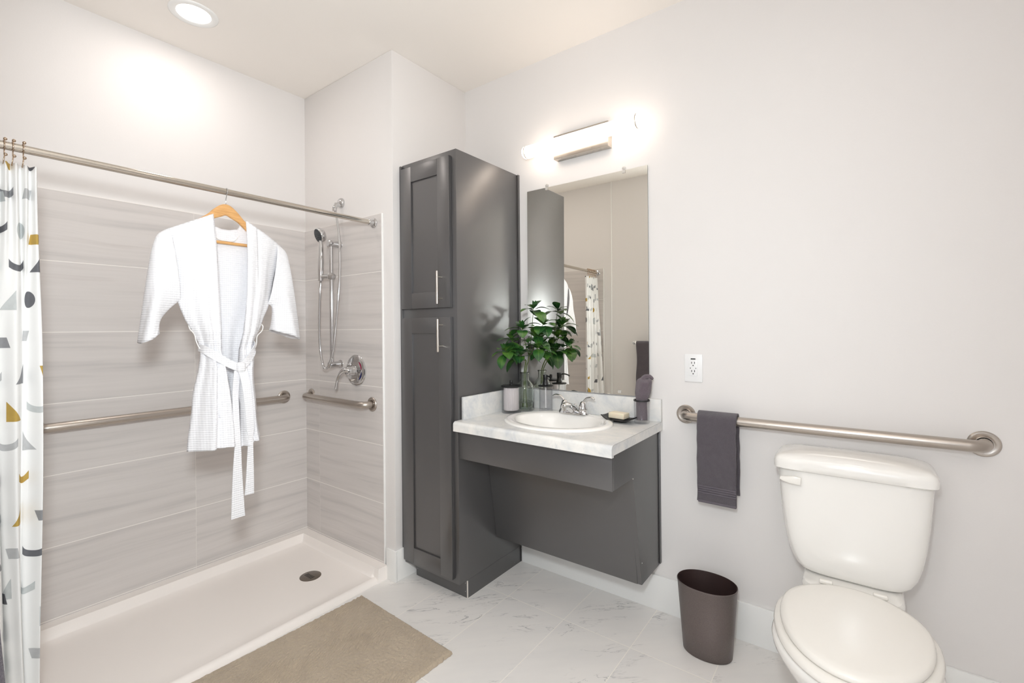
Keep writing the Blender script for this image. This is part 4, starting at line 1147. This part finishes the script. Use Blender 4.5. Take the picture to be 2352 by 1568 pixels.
# tumbler and washcloth
TX2, TY2 = .733, -.088
tm = thing('tumbler', 'clear tumbler with black rim holding the rolled grey washcloth', 'tumbler', (TX2, TY2, Z0))
mb = MB(); mb.lathe([(.031, 0), (.033, .002), (.0345, .100), (.0315, .100), (.0300, .014), (0, .012)], (TX2, TY2, Z0), n=48); mb.build('glass_wall', M['acrylic'], tm, smooth=40)
mb = MB(); mb.lathe([(.0315, .0995), (.0355, .0995), (.0362, .102), (.0355, .1055), (.0320, .1055), (.0315, .1035)], (TX2, TY2, Z0), n=40, cap0=False, cap1=False); mb.loft([]) if False else None
mb.build('rim', M['black'], tm, smooth=60)
mb = MB(); rings = []
for i in range(25):
    t = i/24; z = Z0+.016+t*.184; lean = .020*max(0, (t-.4)/.6)**1.3
    rr = .0235 if t < .45 else lerp(.0235, .0335, min(1, (t-.45)/.2)); rr *= 1 if t < .9 else sqrt(max(.05, 1-((t-.9)/.1)**2*.75))
    rings.append([V((TX2+lean+(rr*(1+.07*sin(3*a+t*4)+.04*sin(7*a+t*9)))*cos(a), TY2-.003+rr*.9*(1+.06*sin(4*a+t*3))*sin(a), z+(.006*sin(2*a+1) if t > .8 else 0))) for a in [2*pi*k/40 for k in range(40)]])
mb.loft(rings, True, True, True)
# a rolled flap at the top
mb.tube(smoothpath([(TX2+.004, TY2-.012, Z0+.192), (TX2+.018, TY2-.004, Z0+.208), (TX2+.036, TY2+.004, Z0+.210), (TX2+.050, TY2+.008, Z0+.198)], 10), [.007, .010, .011, .011, .011, .010, .010, .009, .008, .007, .005], 12)
o = mb.build('washcloth', M['washcloth'], origin=(TX2, TY2, Z0+.016), smooth=180); tag(o, 'mauve grey washcloth rolled up in the tumbler', 'washcloth')

# ------------------------------------------------------------------ lights
def area(name, loc, target, sx, sy, power, col, shape='RECTANGLE', spread=180):
    d = bpy.data.lights.new(name, 'AREA'); d.shape = shape; d.size = sx; d.size_y = sy; d.energy = power; d.color = col
    d.spread = radians(spread)
    o = bpy.data.objects.new(name, d); C.objects.link(o); o.location = loc
    v = V(target)-V(loc); o.rotation_euler = v.to_track_quat('-Z', 'Y').to_euler()
    return o
# cool fill lamp added in the unseen, made-up rear window
area('added_rear_fill', ((w0+w1)/2, YR-.07, (wz0+wz1)/2), ((w0+w1)/2-.2, 0, 1.2), w1-w0-.08, wz1-wz0-.08, 4, (.80, .90, 1.0))
# photographer's diffused flash just above and behind the camera (its shadows are on the shower wall)
area('camera_flash', (1.46, -2.13, 1.60), (-.85, -1.38, 1.20), .20, .20, 24.5, (.91, .97, 1.0), 'DISK')
# part of the flash bounced off the ceiling
area('bounce_flash', (1.5, -2.25, 1.8), (1.3, -2.6, 2.74), .2, .2, 17, (.96, .97, 1), 'DISK')
# two unseen ceiling lamps, added as weak fill from above
for x, y in ((1.50, -1.0), (1.50, -3.2)):
    area('added_ceiling_fill', (x, y, H-.008), (x, y, 0), .15, .15, 1.0, (1, .93, .86), 'DISK')
area('shower_downlight', (-.893, -1.278, H-.010), (-.893, -1.278, 0), .13, .13, 2.0, (1, .91, .86), 'DISK')

w = bpy.data.worlds.new('World'); bpy.context.scene.world = w; w.use_nodes = True
w.node_tree.nodes['Background'].inputs[0].default_value = (.75, .87, 1, 1); w.node_tree.nodes['Background'].inputs[1].default_value = 2.0

# ------------------------------------------------------------------ camera
cx, cy, cz, yaw, pitch, roll, f = 1.52201, -2.10706, 1.29385, .64318, .00237, -.00928, 1067.26
fw = V((-sin(yaw)*cos(pitch), cos(yaw)*cos(pitch), sin(pitch))); r = V((cos(yaw), sin(yaw), 0)); u = r.cross(fw)
r2 = r*cos(roll)+u*sin(roll); u2 = -r*sin(roll)+u*cos(roll)
cd = bpy.data.cameras.new('Camera'); cam = bpy.data.objects.new('Camera', cd); C.objects.link(cam)
cam.matrix_world = Matrix(((r2.x, u2.x, -fw.x, cx), (r2.y, u2.y, -fw.y, cy), (r2.z, u2.z, -fw.z, cz), (0, 0, 0, 1)))
cd.sensor_width = 36; cd.sensor_fit = 'HORIZONTAL'; cd.lens = f/2352*36; cd.shift_y = -32.04/2352; cd.clip_start = .02
sc = bpy.context.scene; sc.camera = cam
sc.view_settings.view_transform = 'Standard'; sc.view_settings.look = 'None'; sc.view_settings.exposure = 0.22; sc.view_settings.gamma = 1
sc.view_settings.use_curve_mapping = False
cy_ = sc.cycles
cy_.use_denoising = True
try: cy_.denoiser = 'OPENIMAGEDENOISE'; cy_.denoising_input_passes = 'RGB_ALBEDO_NORMAL'; cy_.denoising_prefilter = 'ACCURATE'
except Exception: pass
cy_.max_bounces = 14; cy_.diffuse_bounces = 7; cy_.glossy_bounces = 6; cy_.transmission_bounces = 10; cy_.transparent_max_bounces = 8
cy_.caustics_reflective = True; cy_.caustics_refractive = True; cy_.blur_glossy = .4
cy_.sample_clamp_indirect = 20; cy_.use_adaptive_sampling = False
